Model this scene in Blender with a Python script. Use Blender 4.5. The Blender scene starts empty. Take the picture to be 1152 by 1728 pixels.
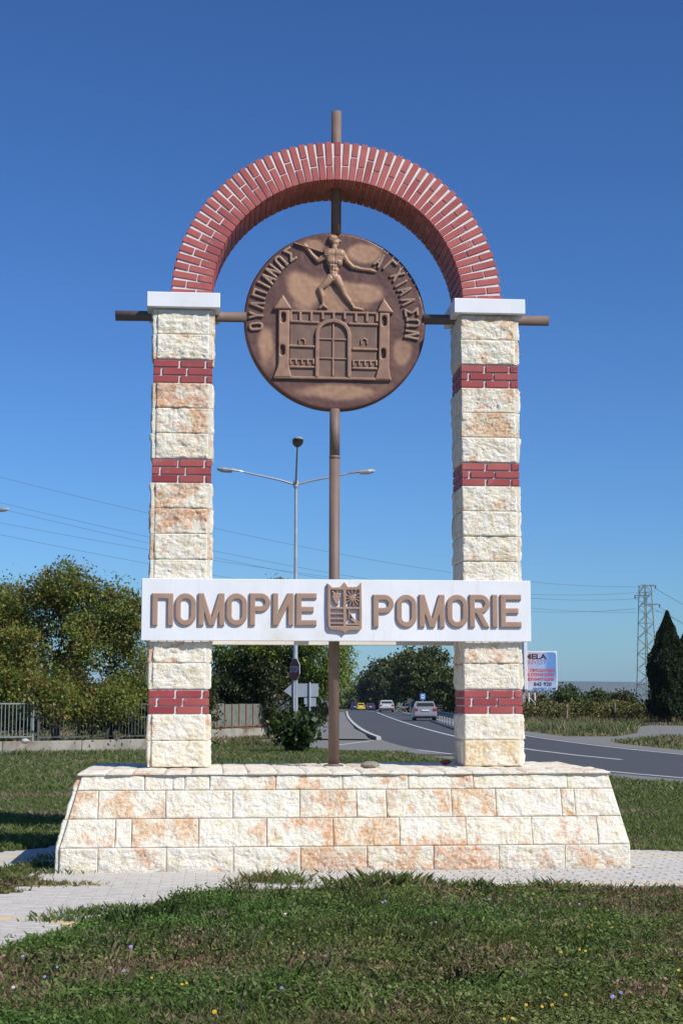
import bpy, math, random
import numpy as np
from mathutils import Vector, Matrix
random.seed(7); rng=np.random.default_rng(11)
SC=bpy.context.scene; COL=SC.collection
# ------------------------------------------------------------------ camera
CX,CY,CZ=-1.27,-15.734,1.6; YAW,PIT,F=.0824,.1196,2623.
cam=bpy.data.cameras.new('camera'); camo=bpy.data.objects.new('camera',cam); COL.objects.link(camo)
camo.location=(CX,CY,CZ); camo.rotation_euler=(math.pi/2+PIT,0,-YAW)
cam.sensor_fit='VERTICAL'; cam.sensor_height=36; cam.lens=36*F/1728; cam.clip_end=20000; cam.clip_start=.1
SC.camera=camo
# ------------------------------------------------------------------ light
SUN_AZ=math.radians(45); SUN_EL=math.radians(42)      # azimuth measured from -Y (viewer side) towards +X
sd=Vector((math.sin(SUN_AZ)*math.cos(SUN_EL),-math.cos(SUN_AZ)*math.cos(SUN_EL),math.sin(SUN_EL)))
W=bpy.data.worlds.new('World'); SC.world=W; W.use_nodes=True
nt=W.node_tree; nt.nodes.clear()
sky=nt.nodes.new('ShaderNodeTexSky'); sky.sky_type='NISHITA'; sky.sun_disc=False
sky.sun_elevation=SUN_EL; sky.sun_rotation=math.atan2(sd.x,sd.y)
sky.altitude=0; sky.air_density=1.0; sky.dust_density=.35; sky.ozone_density=2.6
bg=nt.nodes.new('ShaderNodeBackground'); bg.inputs[1].default_value=.085
wo=nt.nodes.new('ShaderNodeOutputWorld')
tint=nt.nodes.new('ShaderNodeMix'); tint.data_type='RGBA'; tint.blend_type='MULTIPLY'; tint.inputs[0].default_value=1; tint.inputs[7].default_value=(.55*.085,.82*.085,1.15*.085,1)
nt.links.new(sky.outputs[0],tint.inputs[6]); gm=nt.nodes.new('ShaderNodeGamma'); gm.inputs[1].default_value=1.2; nt.links.new(tint.outputs[2],gm.inputs[0])
sc_=nt.nodes.new('ShaderNodeVectorMath'); sc_.operation='SCALE'; sc_.inputs['Scale'].default_value=1.27/.085; nt.links.new(gm.outputs[0],sc_.inputs[0])
nt.links.new(sc_.outputs[0],bg.inputs[0]); nt.links.new(bg.outputs[0],wo.inputs[0])
sl=bpy.data.lights.new('sun','SUN'); sl.energy=5.0; sl.angle=math.radians(.53); sl.color=(1,.95,.86)
so=bpy.data.objects.new('sun',sl); COL.objects.link(so); so.rotation_euler=sd.to_track_quat('Z','Y').to_euler()
SC.view_settings.view_transform='Standard'; SC.view_settings.look='None'
SC.view_settings.exposure=.06; SC.view_settings.gamma=1; SC.view_settings.use_curve_mapping=False
SC.render.engine='CYCLES'; HAZE=6e-5
# ------------------------------------------------------------------ helpers: places
def ray(px,py):
    a=(px-576)/F; b=(864-py)/F
    d=math.cos(PIT)-b*math.sin(PIT); u=math.sin(PIT)+b*math.cos(PIT)
    return Vector((a*math.cos(YAW)+d*math.sin(YAW), -a*math.sin(YAW)+d*math.cos(YAW), u))
def gz(x,y):
    d=np.hypot(np.asarray(x)-CX,np.asarray(y)-CY)
    return -.006*np.clip(d-190,0,3000)
def gnd(px,py,z=0):
    r=ray(px,py); t=(z-CZ)/r.z; return Vector((CX+r.x*t,CY+r.y*t,z))
def onY(px,py,Y):
    r=ray(px,py); t=(Y-CY)/r.y; return (CX+r.x*t,CZ+r.z*t)
def at(px,py,D):            # a point at distance D ahead
    r=ray(px,py); f=Vector((math.sin(YAW),math.cos(YAW),0)); t=D/r.dot(f)
    return Vector((CX,CY,CZ))+r*t
def foot(px,D):
    p=at(px,1180,D); p.z=float(gz(p.x,p.y)); return p
# ------------------------------------------------------------------ helpers: objects
def link(o,parent=None):
    COL.objects.link(o)
    if parent is not None: o.parent=parent
    return o
def tag(o,label,cat,group=None,kind=None):
    if label: o['label']=label
    if cat: o['category']=cat
    if group: o['group']=group
    if kind: o['kind']=kind
    return o
def thing(name,label,cat,loc=(0,0,0),rz=0,group=None):
    o=bpy.data.objects.new(name,None); o.empty_display_size=.1; o.location=loc; o.rotation_euler=(0,0,rz)
    COL.objects.link(o); return tag(o,label,cat,group)
def struct(o): o['kind']='structure'; return o
def mk(name,V,Fc,mat,parent=None,smooth=False,loc=None):
    me=bpy.data.meshes.new(name); me.from_pydata([tuple(v) for v in V],[],[tuple(f) for f in Fc]); me.update()
    if mat is not None: me.materials.append(mat)
    if smooth: me.polygons.foreach_set('use_smooth',[True]*len(me.polygons))
    o=bpy.data.objects.new(name,me)
    if loc is not None: o.location=loc
    return link(o,parent)
def copy_tree(o,parent=None):
    c=o.copy(); COL.objects.link(c); c.parent=parent
    for ch in list(o.children): copy_tree(ch,c)
    return c
def fastmesh(name,V,Q,mat,parent=None,col=None,nv=4,smooth=False):
    V=np.asarray(V,np.float32); Q=np.asarray(Q,np.int32)
    me=bpy.data.meshes.new(name); me.vertices.add(len(V)); me.vertices.foreach_set('co',V.ravel())
    me.loops.add(Q.size); me.loops.foreach_set('vertex_index',Q.ravel())
    me.polygons.add(len(Q)); me.polygons.foreach_set('loop_start',np.arange(len(Q),dtype=np.int32)*nv)
    me.polygons.foreach_set('loop_total',np.full(len(Q),nv,np.int32))
    if col is not None:
        a=me.attributes.new('col','FLOAT_COLOR','POINT'); c=np.ones((len(V),4),np.float32); c[:,:3]=col; a.data.foreach_set('color',c.ravel())
    if smooth: me.polygons.foreach_set('use_smooth',np.ones(len(Q),bool))
    me.update(calc_edges=True); me.materials.append(mat)
    return link(bpy.data.objects.new(name,me),parent)
# value noise
def _h(i,j,k,s):
    n=(i*374761393+j*668265263+k*2147483647%1000003*97+s*974711)&0xffffffff
    n=((n^(n>>13))*1274126177)&0xffffffff
    return ((n^(n>>16))&0xffff)/65535.
def vn(x,y,z=0,s=0):
    x=np.asarray(x,float); y=np.asarray(y,float)+0*x; z=np.asarray(z,float)+0*x
    i=np.floor(x).astype(np.int64); j=np.floor(y).astype(np.int64); k=np.floor(z).astype(np.int64)
    f=x-i; g=y-j; h=z-k; f=f*f*(3-2*f); g=g*g*(3-2*g); h=h*h*(3-2*h); r=0
    for a in (0,1):
        for b in (0,1):
            for c in (0,1):
                r=r+_h(i+a,j+b,k+c,s)*(f if a else 1-f)*(g if b else 1-g)*(h if c else 1-h)
    return r
def fbm(x,y,z=0,s=0,o=4):
    r=0; a=.5
    x=np.asarray(x,float); y=np.asarray(y,float)+0*x; x=x+0*y; z=np.asarray(z,float)+0*x
    for q in range(o):
        r=r+a*(vn(x,y,z,s+q)-.5); a*=.5
        x,y,z=(x*.80+y*.60)*2.03+5.3,(-x*.60+y*.80)*2.03+1.7,z*2.03+.4
    return r
class MB:                    # collects simple shapes into one mesh
    def __init__(s): s.V=[]; s.F=[]
    def add(s,V,Fc):
        n=len(s.V); s.V+= [tuple(v) for v in V]; s.F+=[tuple(i+n for i in f) for f in Fc]; return s
    def box(s,x0,y0,z0,x1,y1,z1,b=0):
        if b<=0:
            V=[(x,y,z) for z in (z0,z1) for y in (y0,y1) for x in (x0,x1)]
            return s.add(V,[(0,2,3,1),(4,5,7,6),(0,1,5,4),(2,6,7,3),(0,4,6,2),(1,3,7,5)])
        cx,cy,cz=(x0+x1)/2,(y0+y1)/2,(z0+z1)/2
        V,Fc=chbox(abs(x1-x0)/2,abs(y1-y0)/2,abs(z1-z0)/2,b)
        return s.add([(v[0]+cx,v[1]+cy,v[2]+cz) for v in V],Fc)
    def tube(s,a,b,r0,r1=None,n=8,cap=True):
        a=Vector(a); b=Vector(b); r1=r0 if r1 is None else r1
        d=(b-a).normalized(); u=d.orthogonal().normalized(); w=d.cross(u)
        V=[]; 
        for p,r in ((a,r0),(b,r1)):
            for i in range(n):
                t=2*math.pi*i/n; V.append(p+u*(r*math.cos(t))+w*(r*math.sin(t)))
        Fc=[(i,(i+1)%n,n+(i+1)%n,n+i) for i in range(n)]
        if cap: Fc+=[tuple(reversed(range(n))),tuple(range(n,2*n))]
        return s.add(V,Fc)
    def lathe(s,c,prof,n=16):       # prof (r,z)
        V=[(c[0]+r*math.cos(2*math.pi*i/n),c[1]+r*math.sin(2*math.pi*i/n),c[2]+z) for r,z in prof for i in range(n)]
        m=len(prof); Fc=[(q*n+i,q*n+(i+1)%n,(q+1)*n+(i+1)%n,(q+1)*n+i) for q in range(m-1) for i in range(n)]
        Fc+=[tuple(reversed(range(n))),tuple(range((m-1)*n,m*n))]
        return s.add(V,Fc)
    def prism(s,poly,y0,y1):        # polygon of (x,z), counter-clockwise seen from -Y, front y0, back y1
        n=len(poly); V=[(x,y0,z) for x,z in poly]+[(x,y1,z) for x,z in poly]
        Fc=[tuple(range(n)),tuple(reversed(range(n,2*n)))]+[(i,n+i,n+(i+1)%n,(i+1)%n) for i in range(n)]
        return s.add(V,Fc)
    def build(s,name,mat,parent=None,smooth=False,loc=None): return mk(name,s.V,s.F,mat,parent,smooth,loc)
def chbox(hx,hy,hz,b):
    V=[]; idx={}
    for sx in (-1,1):
        for sy in (-1,1):
            for sz in (-1,1):
                for ax in range(3):
                    v=[sx*(hx-b),sy*(hy-b),sz*(hz-b)]; v[ax]=(sx*hx,sy*hy,sz*hz)[ax]
                    idx[sx,sy,sz,ax]=len(V); V.append(tuple(v))
    Fc=[]; hs=(hx,hy,hz)
    def face(ids):
        P=[Vector(V[i]) for i in ids]; c=sum(P,Vector())/len(P); nrm=(P[1]-P[0]).cross(P[2]-P[1])
        Fc.append(tuple(ids) if nrm.dot(c)>0 else tuple(reversed(ids)))
    for ax in range(3):
        o=[a for a in range(3) if a!=ax]
        for s_ in (-1,1):
            ids=[]
            for p,q in ((-1,-1),(1,-1),(1,1),(-1,1)):
                k=[0,0,0]; k[ax]=s_; k[o[0]]=p; k[o[1]]=q; ids.append(idx[k[0],k[1],k[2],ax])
            face(ids)
    for ax in range(3):                 # edges along ax
        o=[a for a in range(3) if a!=ax]
        for p in (-1,1):
            for q in (-1,1):
                def g(t,f):
                    k=[0,0,0]; k[ax]=t; k[o[0]]=p; k[o[1]]=q; return idx[k[0],k[1],k[2],f]
                face([g(-1,o[0]),g(1,o[0]),g(1,o[1]),g(-1,o[1])])
    for sx in (-1,1):
        for sy in (-1,1):
            for sz in (-1,1): face([idx[sx,sy,sz,a] for a in range(3)])
    return V,Fc
_cb={}
def cbox(name,cx,cy,cz,lx,ly,lz,mat,parent,b=.004,rot=None):     # chamfered box object, mesh shared between equal sizes
    key=(name,round(lx,3),round(ly,3),round(lz,3),mat.name,b)
    if key not in _cb:
        V,Fc=chbox(lx/2,ly/2,lz/2,b); me=bpy.data.meshes.new(name); me.from_pydata(V,[],Fc); me.update(); me.materials.append(mat); _cb[key]=me
    o=bpy.data.objects.new(name,_cb[key]); o.location=(cx,cy,cz)
    if rot is not None: o.rotation_euler=rot
    return link(o,parent)
# ------------------------------------------------------------------ materials
def mat(name): 
    m=bpy.data.materials.new(name); m.use_nodes=True; return m,m.node_tree,m.node_tree.nodes['Principled BSDF']
def N(nt,t,**k):
    n=nt.nodes.new(t)
    for a,b in k.items():
        if a.startswith('i_'): n.inputs[a[2:]].default_value=b
        else: setattr(n,a,b)
    return n
def noise(nt,vec,scale,detail=4,rough=.55):
    n=N(nt,'ShaderNodeTexNoise'); n.inputs['Scale'].default_value=scale; n.inputs['Detail'].default_value=detail; n.inputs['Roughness'].default_value=rough
    if vec is not None: nt.links.new(vec,n.inputs['Vector'])
    return n
def ramp(nt,fac,stops):
    r=N(nt,'ShaderNodeValToRGB'); e=r.color_ramp.elements
    while len(e)<len(stops): e.new(.5)
    for i,(p,c) in enumerate(stops): e[i].position=p; e[i].color=(*c,1) if len(c)==3 else c
    nt.links.new(fac,r.inputs[0]); return r
def mix(nt,fac,a,b,bt='MIX'):
    m=N(nt,'ShaderNodeMix',data_type='RGBA',blend_type=bt)
    for s,i in ((fac,0),(a,6),(b,7)):
        if hasattr(s,'is_linked') or hasattr(s,'links'): nt.links.new(s,m.inputs[i])
        else: m.inputs[i].default_value=s if i==0 else (*s,1)
    return m.outputs[2]
def math_(nt,op,a,b=0,c=None,clamp=False):
    m=N(nt,'ShaderNodeMath',operation=op,use_clamp=clamp)
    for i,s in enumerate((a,b) if c is None else (a,b,c)):
        if hasattr(s,'links'): nt.links.new(s,m.inputs[i])
        else: m.inputs[i].default_value=s
    return m.outputs[0]
def objvec(nt,rnd=True):
    tc=N(nt,'ShaderNodeTexCoord'); 
    if not rnd: return tc.outputs['Object']
    oi=N(nt,'ShaderNodeObjectInfo'); mm=math_(nt,'MULTIPLY',oi.outputs['Random'],37.)
    va=N(nt,'ShaderNodeVectorMath',operation='ADD'); nt.links.new(tc.outputs['Object'],va.inputs[0]); nt.links.new(mm,va.inputs[1]); return va.outputs[0]
def bump(nt,b,h,strength=.5,dist=.01):
    n=N(nt,'ShaderNodeBump'); n.inputs['Strength'].default_value=strength; n.inputs['Distance'].default_value=dist
    nt.links.new(h,n.inputs['Height']); nt.links.new(n.outputs[0],b.inputs['Normal'])
def stone_mat():
    m,nt,b=mat('limestone'); v=objvec(nt); oi=N(nt,'ShaderNodeObjectInfo')
    sep=N(nt,'ShaderNodeSeparateColor'); nt.links.new(oi.outputs['Color'],sep.inputs[0])
    n1=noise(nt,v,2.6,3); n2=noise(nt,v,9,6,.62); n3=noise(nt,v,34,5,.65)
    base=ramp(nt,n2.outputs[0],[(.30,(.69,.575,.385)),(.41,(.83,.755,.59)),(.56,(.885,.84,.735))]).outputs[0]
    # orange and ochre stains, amount set per stone
    f=math_(nt,'ADD',n1.outputs[0],math_(nt,'MULTIPLY',n2.outputs[0],.85)); 
    thr=math_(nt,'MULTIPLY_ADD',sep.outputs[0],-.34,1.155)
    f=math_(nt,'MULTIPLY',math_(nt,'SUBTRACT',f,thr),9.,clamp=True)
    stain=mix(nt,math_(nt,'MULTIPLY',math_(nt,'SUBTRACT',n2.outputs[0],.35),3.,clamp=True),(.55,.19,.06),(.80,.46,.25)); stain=mix(nt,sep.outputs[1],stain,mix(nt,n3.outputs[0],(.78,.60,.34),(.70,.47,.20)))
    f2=math_(nt,'MULTIPLY',f,math_(nt,'MULTIPLY',math_(nt,'SUBTRACT',n3.outputs[0],.28),3.2,clamp=True))
    c=mix(nt,f2,base,stain)
    gn=noise(nt,v,1.3,2); gf=math_(nt,'MULTIPLY',math_(nt,'SUBTRACT',gn.outputs[0],.60),3.,clamp=True)
    c=mix(nt,gf,c,(.60,.585,.56))
    pit=N(nt,'ShaderNodeTexVoronoi'); pit.inputs['Scale'].default_value=62; nt.links.new(v,pit.inputs['Vector'])
    pf=math_(nt,'MULTIPLY',math_(nt,'SUBTRACT',.20,pit.outputs['Distance']),5.,clamp=True)
    pf=math_(nt,'MULTIPLY',pf,math_(nt,'GREATER_THAN',n2.outputs[0],.52))
    c=mix(nt,math_(nt,'MULTIPLY',pf,.55),c,(.42,.28,.16))
    nt.links.new(c,b.inputs['Base Color']); b.inputs['Roughness'].default_value=.92
    h=math_(nt,'ADD',math_(nt,'MULTIPLY',n3.outputs[0],.7),math_(nt,'ADD',math_(nt,'MULTIPLY',pf,-.6),math_(nt,'MULTIPLY',noise(nt,v,80,3,.7).outputs[0],.4)))
    rg=math_(nt,'ABSOLUTE',math_(nt,'SUBTRACT',noise(nt,v,50,4,.6).outputs[0],.5)); h=math_(nt,'ADD',h,math_(nt,'MULTIPLY',rg,-1.8)); bump(nt,b,h,1.,.013); return m
def flat_mat(name,c1,c2,scale=6,rough=.7,bs=.3,bd=.003,metal=0,rnd=True,detail=5,c3=None,f3=.62):
    m,nt,b=mat(name); v=objvec(nt,rnd); n=noise(nt,v,scale,detail); 
    c=ramp(nt,n.outputs[0],[(.3,c1),(.7,c2)]).outputs[0]
    if c3 is not None:
        n4=noise(nt,v,scale*.45,6,.65); f=math_(nt,'MULTIPLY',math_(nt,'SUBTRACT',n4.outputs[0],f3),8.,clamp=True); c=mix(nt,f,c,c3)
    nt.links.new(c,b.inputs['Base Color']); b.inputs['Roughness'].default_value=rough; b.inputs['Metallic'].default_value=metal
    if bs>0: bump(nt,b,noise(nt,v,scale*6,4,.65).outputs[0],bs,bd)
    return m
def brick_mat(name,a,c,white):
    m,nt,b=mat(name); v=objvec(nt); oi=N(nt,'ShaderNodeObjectInfo'); n=noise(nt,v,7,5,.6)
    col=mix(nt,oi.outputs['Random'],a,c); col=mix(nt,math_(nt,'MULTIPLY',math_(nt,'SUBTRACT',n.outputs[0],.3),1.1,clamp=True),col,(.17,.035,.03)); n9=noise(nt,v,.9,2); col=mix(nt,math_(nt,'MULTIPLY',math_(nt,'SUBTRACT',n9.outputs[0],.42),1.6,clamp=True),col,(.50,.16,.13))
    n2=noise(nt,v,5,6,.7); f=math_(nt,'MULTIPLY',math_(nt,'SUBTRACT',n2.outputs[0],.60),4.,clamp=True)
    col=mix(nt,math_(nt,'MULTIPLY',f,white),col,(.62,.45,.44))
    nt.links.new(col,b.inputs['Base Color']); b.inputs['Roughness'].default_value=.62
    bump(nt,b,noise(nt,v,55,4,.6).outputs[0],.35,.003); return m
def col_mat(name,rough=.6,trans=0,spec=.3):
    m,nt,b=mat(name); a=N(nt,'ShaderNodeAttribute',attribute_name='col'); nt.links.new(a.outputs['Color'],b.inputs['Base Color'])
    b.inputs['Roughness'].default_value=rough; b.inputs['Specular IOR Level'].default_value=spec
    if trans>0:
        t=N(nt,'ShaderNodeBsdfTranslucent'); nt.links.new(mix(nt,1.,a.outputs['Color'],(1.5,1.6,.7),'MULTIPLY'),t.inputs[0])
        ms=N(nt,'ShaderNodeMixShader'); ms.inputs[0].default_value=trans
        out=nt.nodes['Material Output']; nt.links.new(b.outputs[0],ms.inputs[1]); nt.links.new(t.outputs[0],ms.inputs[2]); nt.links.new(ms.outputs[0],out.inputs[0])
    return m
M={}
M['stone']=stone_mat()
M['arch_brick']=brick_mat('arch_brick_red',(.47,.105,.095),(.36,.065,.065),.7)
M['band_brick']=brick_mat('band_brick_red',(.38,.055,.055),(.28,.032,.038),.8)
M['mortar']=flat_mat('mortar_white',(.62,.60,.58),(.74,.73,.72),12,.9)
M['core']=flat_mat('mortar_cream',(.55,.50,.43),(.68,.63,.56),14,.9)
M['white']=flat_mat('white_render',(.70,.72,.755),(.79,.805,.835),2.2,.75,.35,.003,c3=(.64,.62,.58),f3=.60)
M['backboard']=flat_mat('old_white_board',(.60,.57,.52),(.70,.68,.64),5,.8)
M['letter']=flat_mat('brown_letter_paint',(.315,.205,.15),(.37,.245,.182),9,.55,.3,.002)
M['pipe']=flat_mat('brown_pipe_paint',(.15,.10,.08),(.195,.135,.11),5,.62,.2,.002,c3=(.12,.06,.04),f3=.68)
M['patina']=col_mat('bronze_patina',.46,0,.5)
M['leaf']=col_mat('leaf',.5,.32,.35); M['farleaf']=col_mat('far_leaf',.7,.2,.15)
M['grass']=col_mat('grass_blade',.6,.28,.25)
M['bark']=flat_mat('bark',(.05,.038,.028),(.11,.085,.06),9,.95,.8,.02)
M['zinc']=flat_mat('galvanised_steel',(.40,.42,.44),(.52,.54,.56),4,.45,.1,.002,metal=.55)
M['darkmetal']=flat_mat('dark_steel',(.06,.06,.06),(.10,.10,.10),4,.5)
M['pylonmetal']=flat_mat('weathered_green_steel',(.13,.17,.14),(.20,.24,.20),3,.6)
M['glass_clear']=flat_mat('lamp_bowl',(.55,.6,.66),(.7,.75,.8),3,.1,0,0,metal=.2)
M['concrete']=flat_mat('old_concrete',(.20,.185,.155),(.38,.355,.31),1.6,.95,.7,.015,c3=(.15,.10,.06),f3=.50)
M['kerb']=flat_mat('pale_kerb',(.42,.41,.385),(.55,.54,.51),3,.9,.4,.006)
M['paint']=flat_mat('road_paint',(.55,.56,.57),(.70,.70,.70),2,.7,.2,.002,rnd=False,c3=(.25,.25,.26),f3=.60)
M['paver']=flat_mat('grey_paver',(.42,.395,.36),(.53,.505,.465),7,.9,.4,.003)
M['ypaver']=flat_mat('yellow_paver',(.56,.43,.25),(.62,.49,.31),7,.9,.4,.003)
M['bed']=flat_mat('sand_bed',(.22,.20,.17),(.33,.30,.26),20,.95,.4,.004)
M['wood']=flat_mat('grey_green_board',(.11,.125,.105),(.17,.185,.155),4,.85,.3,.004)
M['rust']=flat_mat('rusty_post',(.15,.06,.03),(.24,.11,.06),6,.9)
M['railpaint']=flat_mat('grey_rail_paint',(.15,.18,.18),(.22,.26,.26),6,.6)
M['oldwood']=flat_mat('weathered_wood',(.16,.13,.10),(.30,.26,.21),6,.9)
M['rubber']=flat_mat('tyre_rubber',(.015,.015,.016),(.03,.03,.03),9,.85,0)
M['glass']=flat_mat('dark_car_glass',(.015,.018,.02),(.03,.035,.04),2,.08,0)
M['tail']=flat_mat('tail_lamp_red',(.30,.02,.02),(.38,.03,.03),4,.25,0)
M['plate']=flat_mat('plate_white',(.7,.7,.68),(.78,.78,.76),4,.5,0)
M['rock']=flat_mat('field_rock',(.20,.17,.135),(.30,.26,.21),9,.95,.8,.01)
M['redclay']=flat_mat('red_brick_piece',(.30,.05,.05),(.36,.08,.07),9,.9)
def streaks(m):
    nt=m.node_tree; b=nt.nodes['Principled BSDF']; src=b.inputs['Base Color'].links[0].from_socket; tc=N(nt,'ShaderNodeTexCoord').outputs['Object']
    mp_=N(nt,'ShaderNodeMapping'); mp_.inputs['Scale'].default_value=(16,16,1.1); nt.links.new(tc,mp_.inputs['Vector']); n=noise(nt,mp_.outputs[0],1.,5,.65)
    f=math_(nt,'MULTIPLY',math_(nt,'SUBTRACT',n.outputs[0],.56),1.7,clamp=True); nt.links.new(mix(nt,f,src,(.52,.49,.44)),b.inputs['Base Color'])
streaks(M['white'])
def plain(name,c,rough=.6,metal=0): 
    return flat_mat(name,tuple(x*.93 for x in c),tuple(min(1,x*1.05) for x in c),4,rough,.05,.001,metal=metal)
# ground, asphalt
def ground_mat():
    m,nt,b=mat('soil_and_turf'); tc=N(nt,'ShaderNodeTexCoord').outputs['Object']
    n1=noise(nt,tc,.35,5,.6); n2=noise(nt,tc,9,5,.7); n3=noise(nt,tc,.02,4,.5)
    c=ramp(nt,n1.outputs[0],[(.3,(.07,.085,.032)),(.5,(.11,.105,.05)),(.68,(.19,.155,.095))]).outputs[0]
    c=mix(nt,math_(nt,'MULTIPLY',n2.outputs[0],.7),c,(.035,.032,.018)); c=mix(nt,math_(nt,'MULTIPLY',math_(nt,'SUBTRACT',n3.outputs[0],.5),4,clamp=True),c,(.15,.125,.07))
    nt.links.new(c,b.inputs['Base Color']); b.inputs['Roughness'].default_value=.97; bump(nt,b,n2.outputs[0],.8,.03); return m
def asphalt_mat(name,c1,c2):
    m,nt,b=mat(name); tc=N(nt,'ShaderNodeTexCoord').outputs['Object']
    n1=noise(nt,tc,.25,5,.6); n2=noise(nt,tc,60,3,.7); n5=noise(nt,tc,2.2,5,.6)
    c=mix(nt,n1.outputs[0],c1,c2); c=mix(nt,math_(nt,'MULTIPLY',n2.outputs[0],.5),c,tuple(x*1.45 for x in c2))
    c=mix(nt,math_(nt,'MULTIPLY',math_(nt,'SUBTRACT',n5.outputs[0],.62),3,clamp=True),c,tuple(x*.6 for x in c1))
    nt.links.new(c,b.inputs['Base Color']); b.inputs['Roughness'].default_value=.85; bump(nt,b,n2.outputs[0],.5,.006); return m
M['ground']=ground_mat(); M['asphalt']=asphalt_mat('road_asphalt',(.042,.045,.050),(.062,.065,.071)); M['oldasphalt']=asphalt_mat('old_grey_asphalt',(.13,.125,.115),(.19,.185,.17))
M['hill']=flat_mat('far_hill_cover',(.07,.09,.05),(.11,.12,.07),.002,.95,0)

# ------------------------------------------------------------------ relief tool
def sd_seg(x,z,a,b):
    ax,az=a; bx,bz=b; dx,dz=bx-ax,bz-az; L=dx*dx+dz*dz+1e-12
    t=np.clip(((x-ax)*dx+(z-az)*dz)/L,0,1); return np.hypot(x-ax-t*dx,z-az-t*dz),t
def sd_bar(x,z,a,b,w):          # butt-ended stroke
    ax,az=a; bx,bz=b; L=math.hypot(bx-ax,bz-az); ux,uz=(bx-ax)/L,(bz-az)/L
    p=(x-(ax+bx)/2)*ux+(z-(az+bz)/2)*uz; q=-(x-(ax+bx)/2)*uz+(z-(az+bz)/2)*ux
    dx=np.abs(p)-L/2; dz=np.abs(q)-w/2
    return np.minimum(np.maximum(dx,dz),0)+np.hypot(np.maximum(dx,0),np.maximum(dz,0))
def sd_poly(x,z,P):
    d=np.full(x.shape,1e9); s=np.ones(x.shape); n=len(P)
    for i in range(n):
        a=P[i]; b=P[i-1]; ex,ez=b[0]-a[0],b[1]-a[1]; wx,wz=x-a[0],z-a[1]
        t=np.clip((wx*ex+wz*ez)/(ex*ex+ez*ez+1e-12),0,1); d=np.minimum(d,(wx-ex*t)**2+(wz-ez*t)**2)
        c1=z>=a[1]; c2=z<b[1]; c3=ex*wz>ez*wx
        s=np.where((c1&c2&c3)|(~c1&~c2&~c3),-s,s)
    return s*np.sqrt(d)
def relief(name,sdf,bounds,res,hf,mat_,parent,base=0.,loc=(0,0,0),colf=None,smooth=True):
    """raised shape: sdf<0 inside; front surface at y=-hf(x,z,s), walls back to y=base; boundary cut exactly at sdf=0"""
    x0,z0,x1,z1=bounds; xs=np.arange(x0,x1+res,res); zs=np.arange(z0,z1+res,res)
    X,Z=np.meshgrid(xs,zs,indexing='ij'); S=sdf(X,Z); S=np.where(np.abs(S)<res*.02,-res*.02,S)
    ins=S<0; nx,nz=X.shape; idm=-np.ones((nx,nz),int)
    cellany=ins[:-1,:-1]|ins[1:,:-1]|ins[:-1,1:]|ins[1:,1:]; cellall=ins[:-1,:-1]&ins[1:,:-1]&ins[:-1,1:]&ins[1:,1:]
    idm[ins]=np.arange(ins.sum()); vx=list(X[ins]); vz=list(Z[ins]); Fc=[]
    I,J=np.nonzero(cellall)
    Fc=list(zip(idm[I,J],idm[I+1,J],idm[I+1,J+1],idm[I,J+1]))
    cross={}; walls=[]
    def cr(p,q):
        k=(min(p,q),max(p,q))
        if k not in cross:
            sa,sb=S[p],S[q]; t=sa/(sa-sb); cross[k]=len(vx); vx.append(X[p]+(X[q]-X[p])*t); vz.append(Z[p]+(Z[q]-Z[p])*t)
        return cross[k]
    I,J=np.nonzero(cellany&~cellall)
    for i,j in zip(I.tolist(),J.tolist()):
        C=[(i,j),(i+1,j),(i+1,j+1),(i,j+1)]; poly=[]; outs=[]; inn=[]
        for k in range(4):
            p,q=C[k],C[(k+1)%4]
            if ins[p]: poly.append(int(idm[p]))
            if ins[p]!=ins[q]:
                c=cr(p,q); poly.append(c)
                (outs if ins[p] else inn).append((k,c))
        if len(poly)>=3: Fc.append(tuple(poly))
        for k,c in outs:
            nxt=min(inn,key=lambda e:(e[0]-k)%4); walls.append((c,nxt[1]))
    vx=np.array(vx); vz=np.array(vz); vs=np.minimum(sdf(vx,vz),0); H=hf(vx,vz,vs)
    n=len(vx); V=np.stack([vx,-H,vz],1); wv={}; ex=[]
    for a,b in walls:
        for q in (a,b):
            if q not in wv: wv[q]=n+len(ex); ex.append((vx[q],base,vz[q]))
        Fc.append((b,a,wv[a],wv[b]))
    if ex: V=np.vstack([V,np.array(ex)])
    me=bpy.data.meshes.new(name); me.from_pydata(V.tolist(),[],[tuple(int(q) for q in f) for f in Fc]); me.materials.append(mat_)
    if smooth: 
        me.polygons.foreach_set('use_smooth',[len(f)!=4 or max(f)<n for f in Fc])
    if colf is not None:
        a=me.attributes.new('col','FLOAT_COLOR','POINT'); c=np.ones((len(V),4),np.float32); c[:,:3]=colf(V[:,0],V[:,2],-V[:,1])*np.array((.96,.86,.81)); a.data.foreach_set('color',c.ravel())
    me.update(); o=bpy.data.objects.new(name,me); o.location=loc; return link(o,parent)
def bev(h,b): return lambda x,z,s: h-b+b*np.sqrt(np.clip(1-(1-np.clip(-s/b,0,1))**2,0,1))

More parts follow.
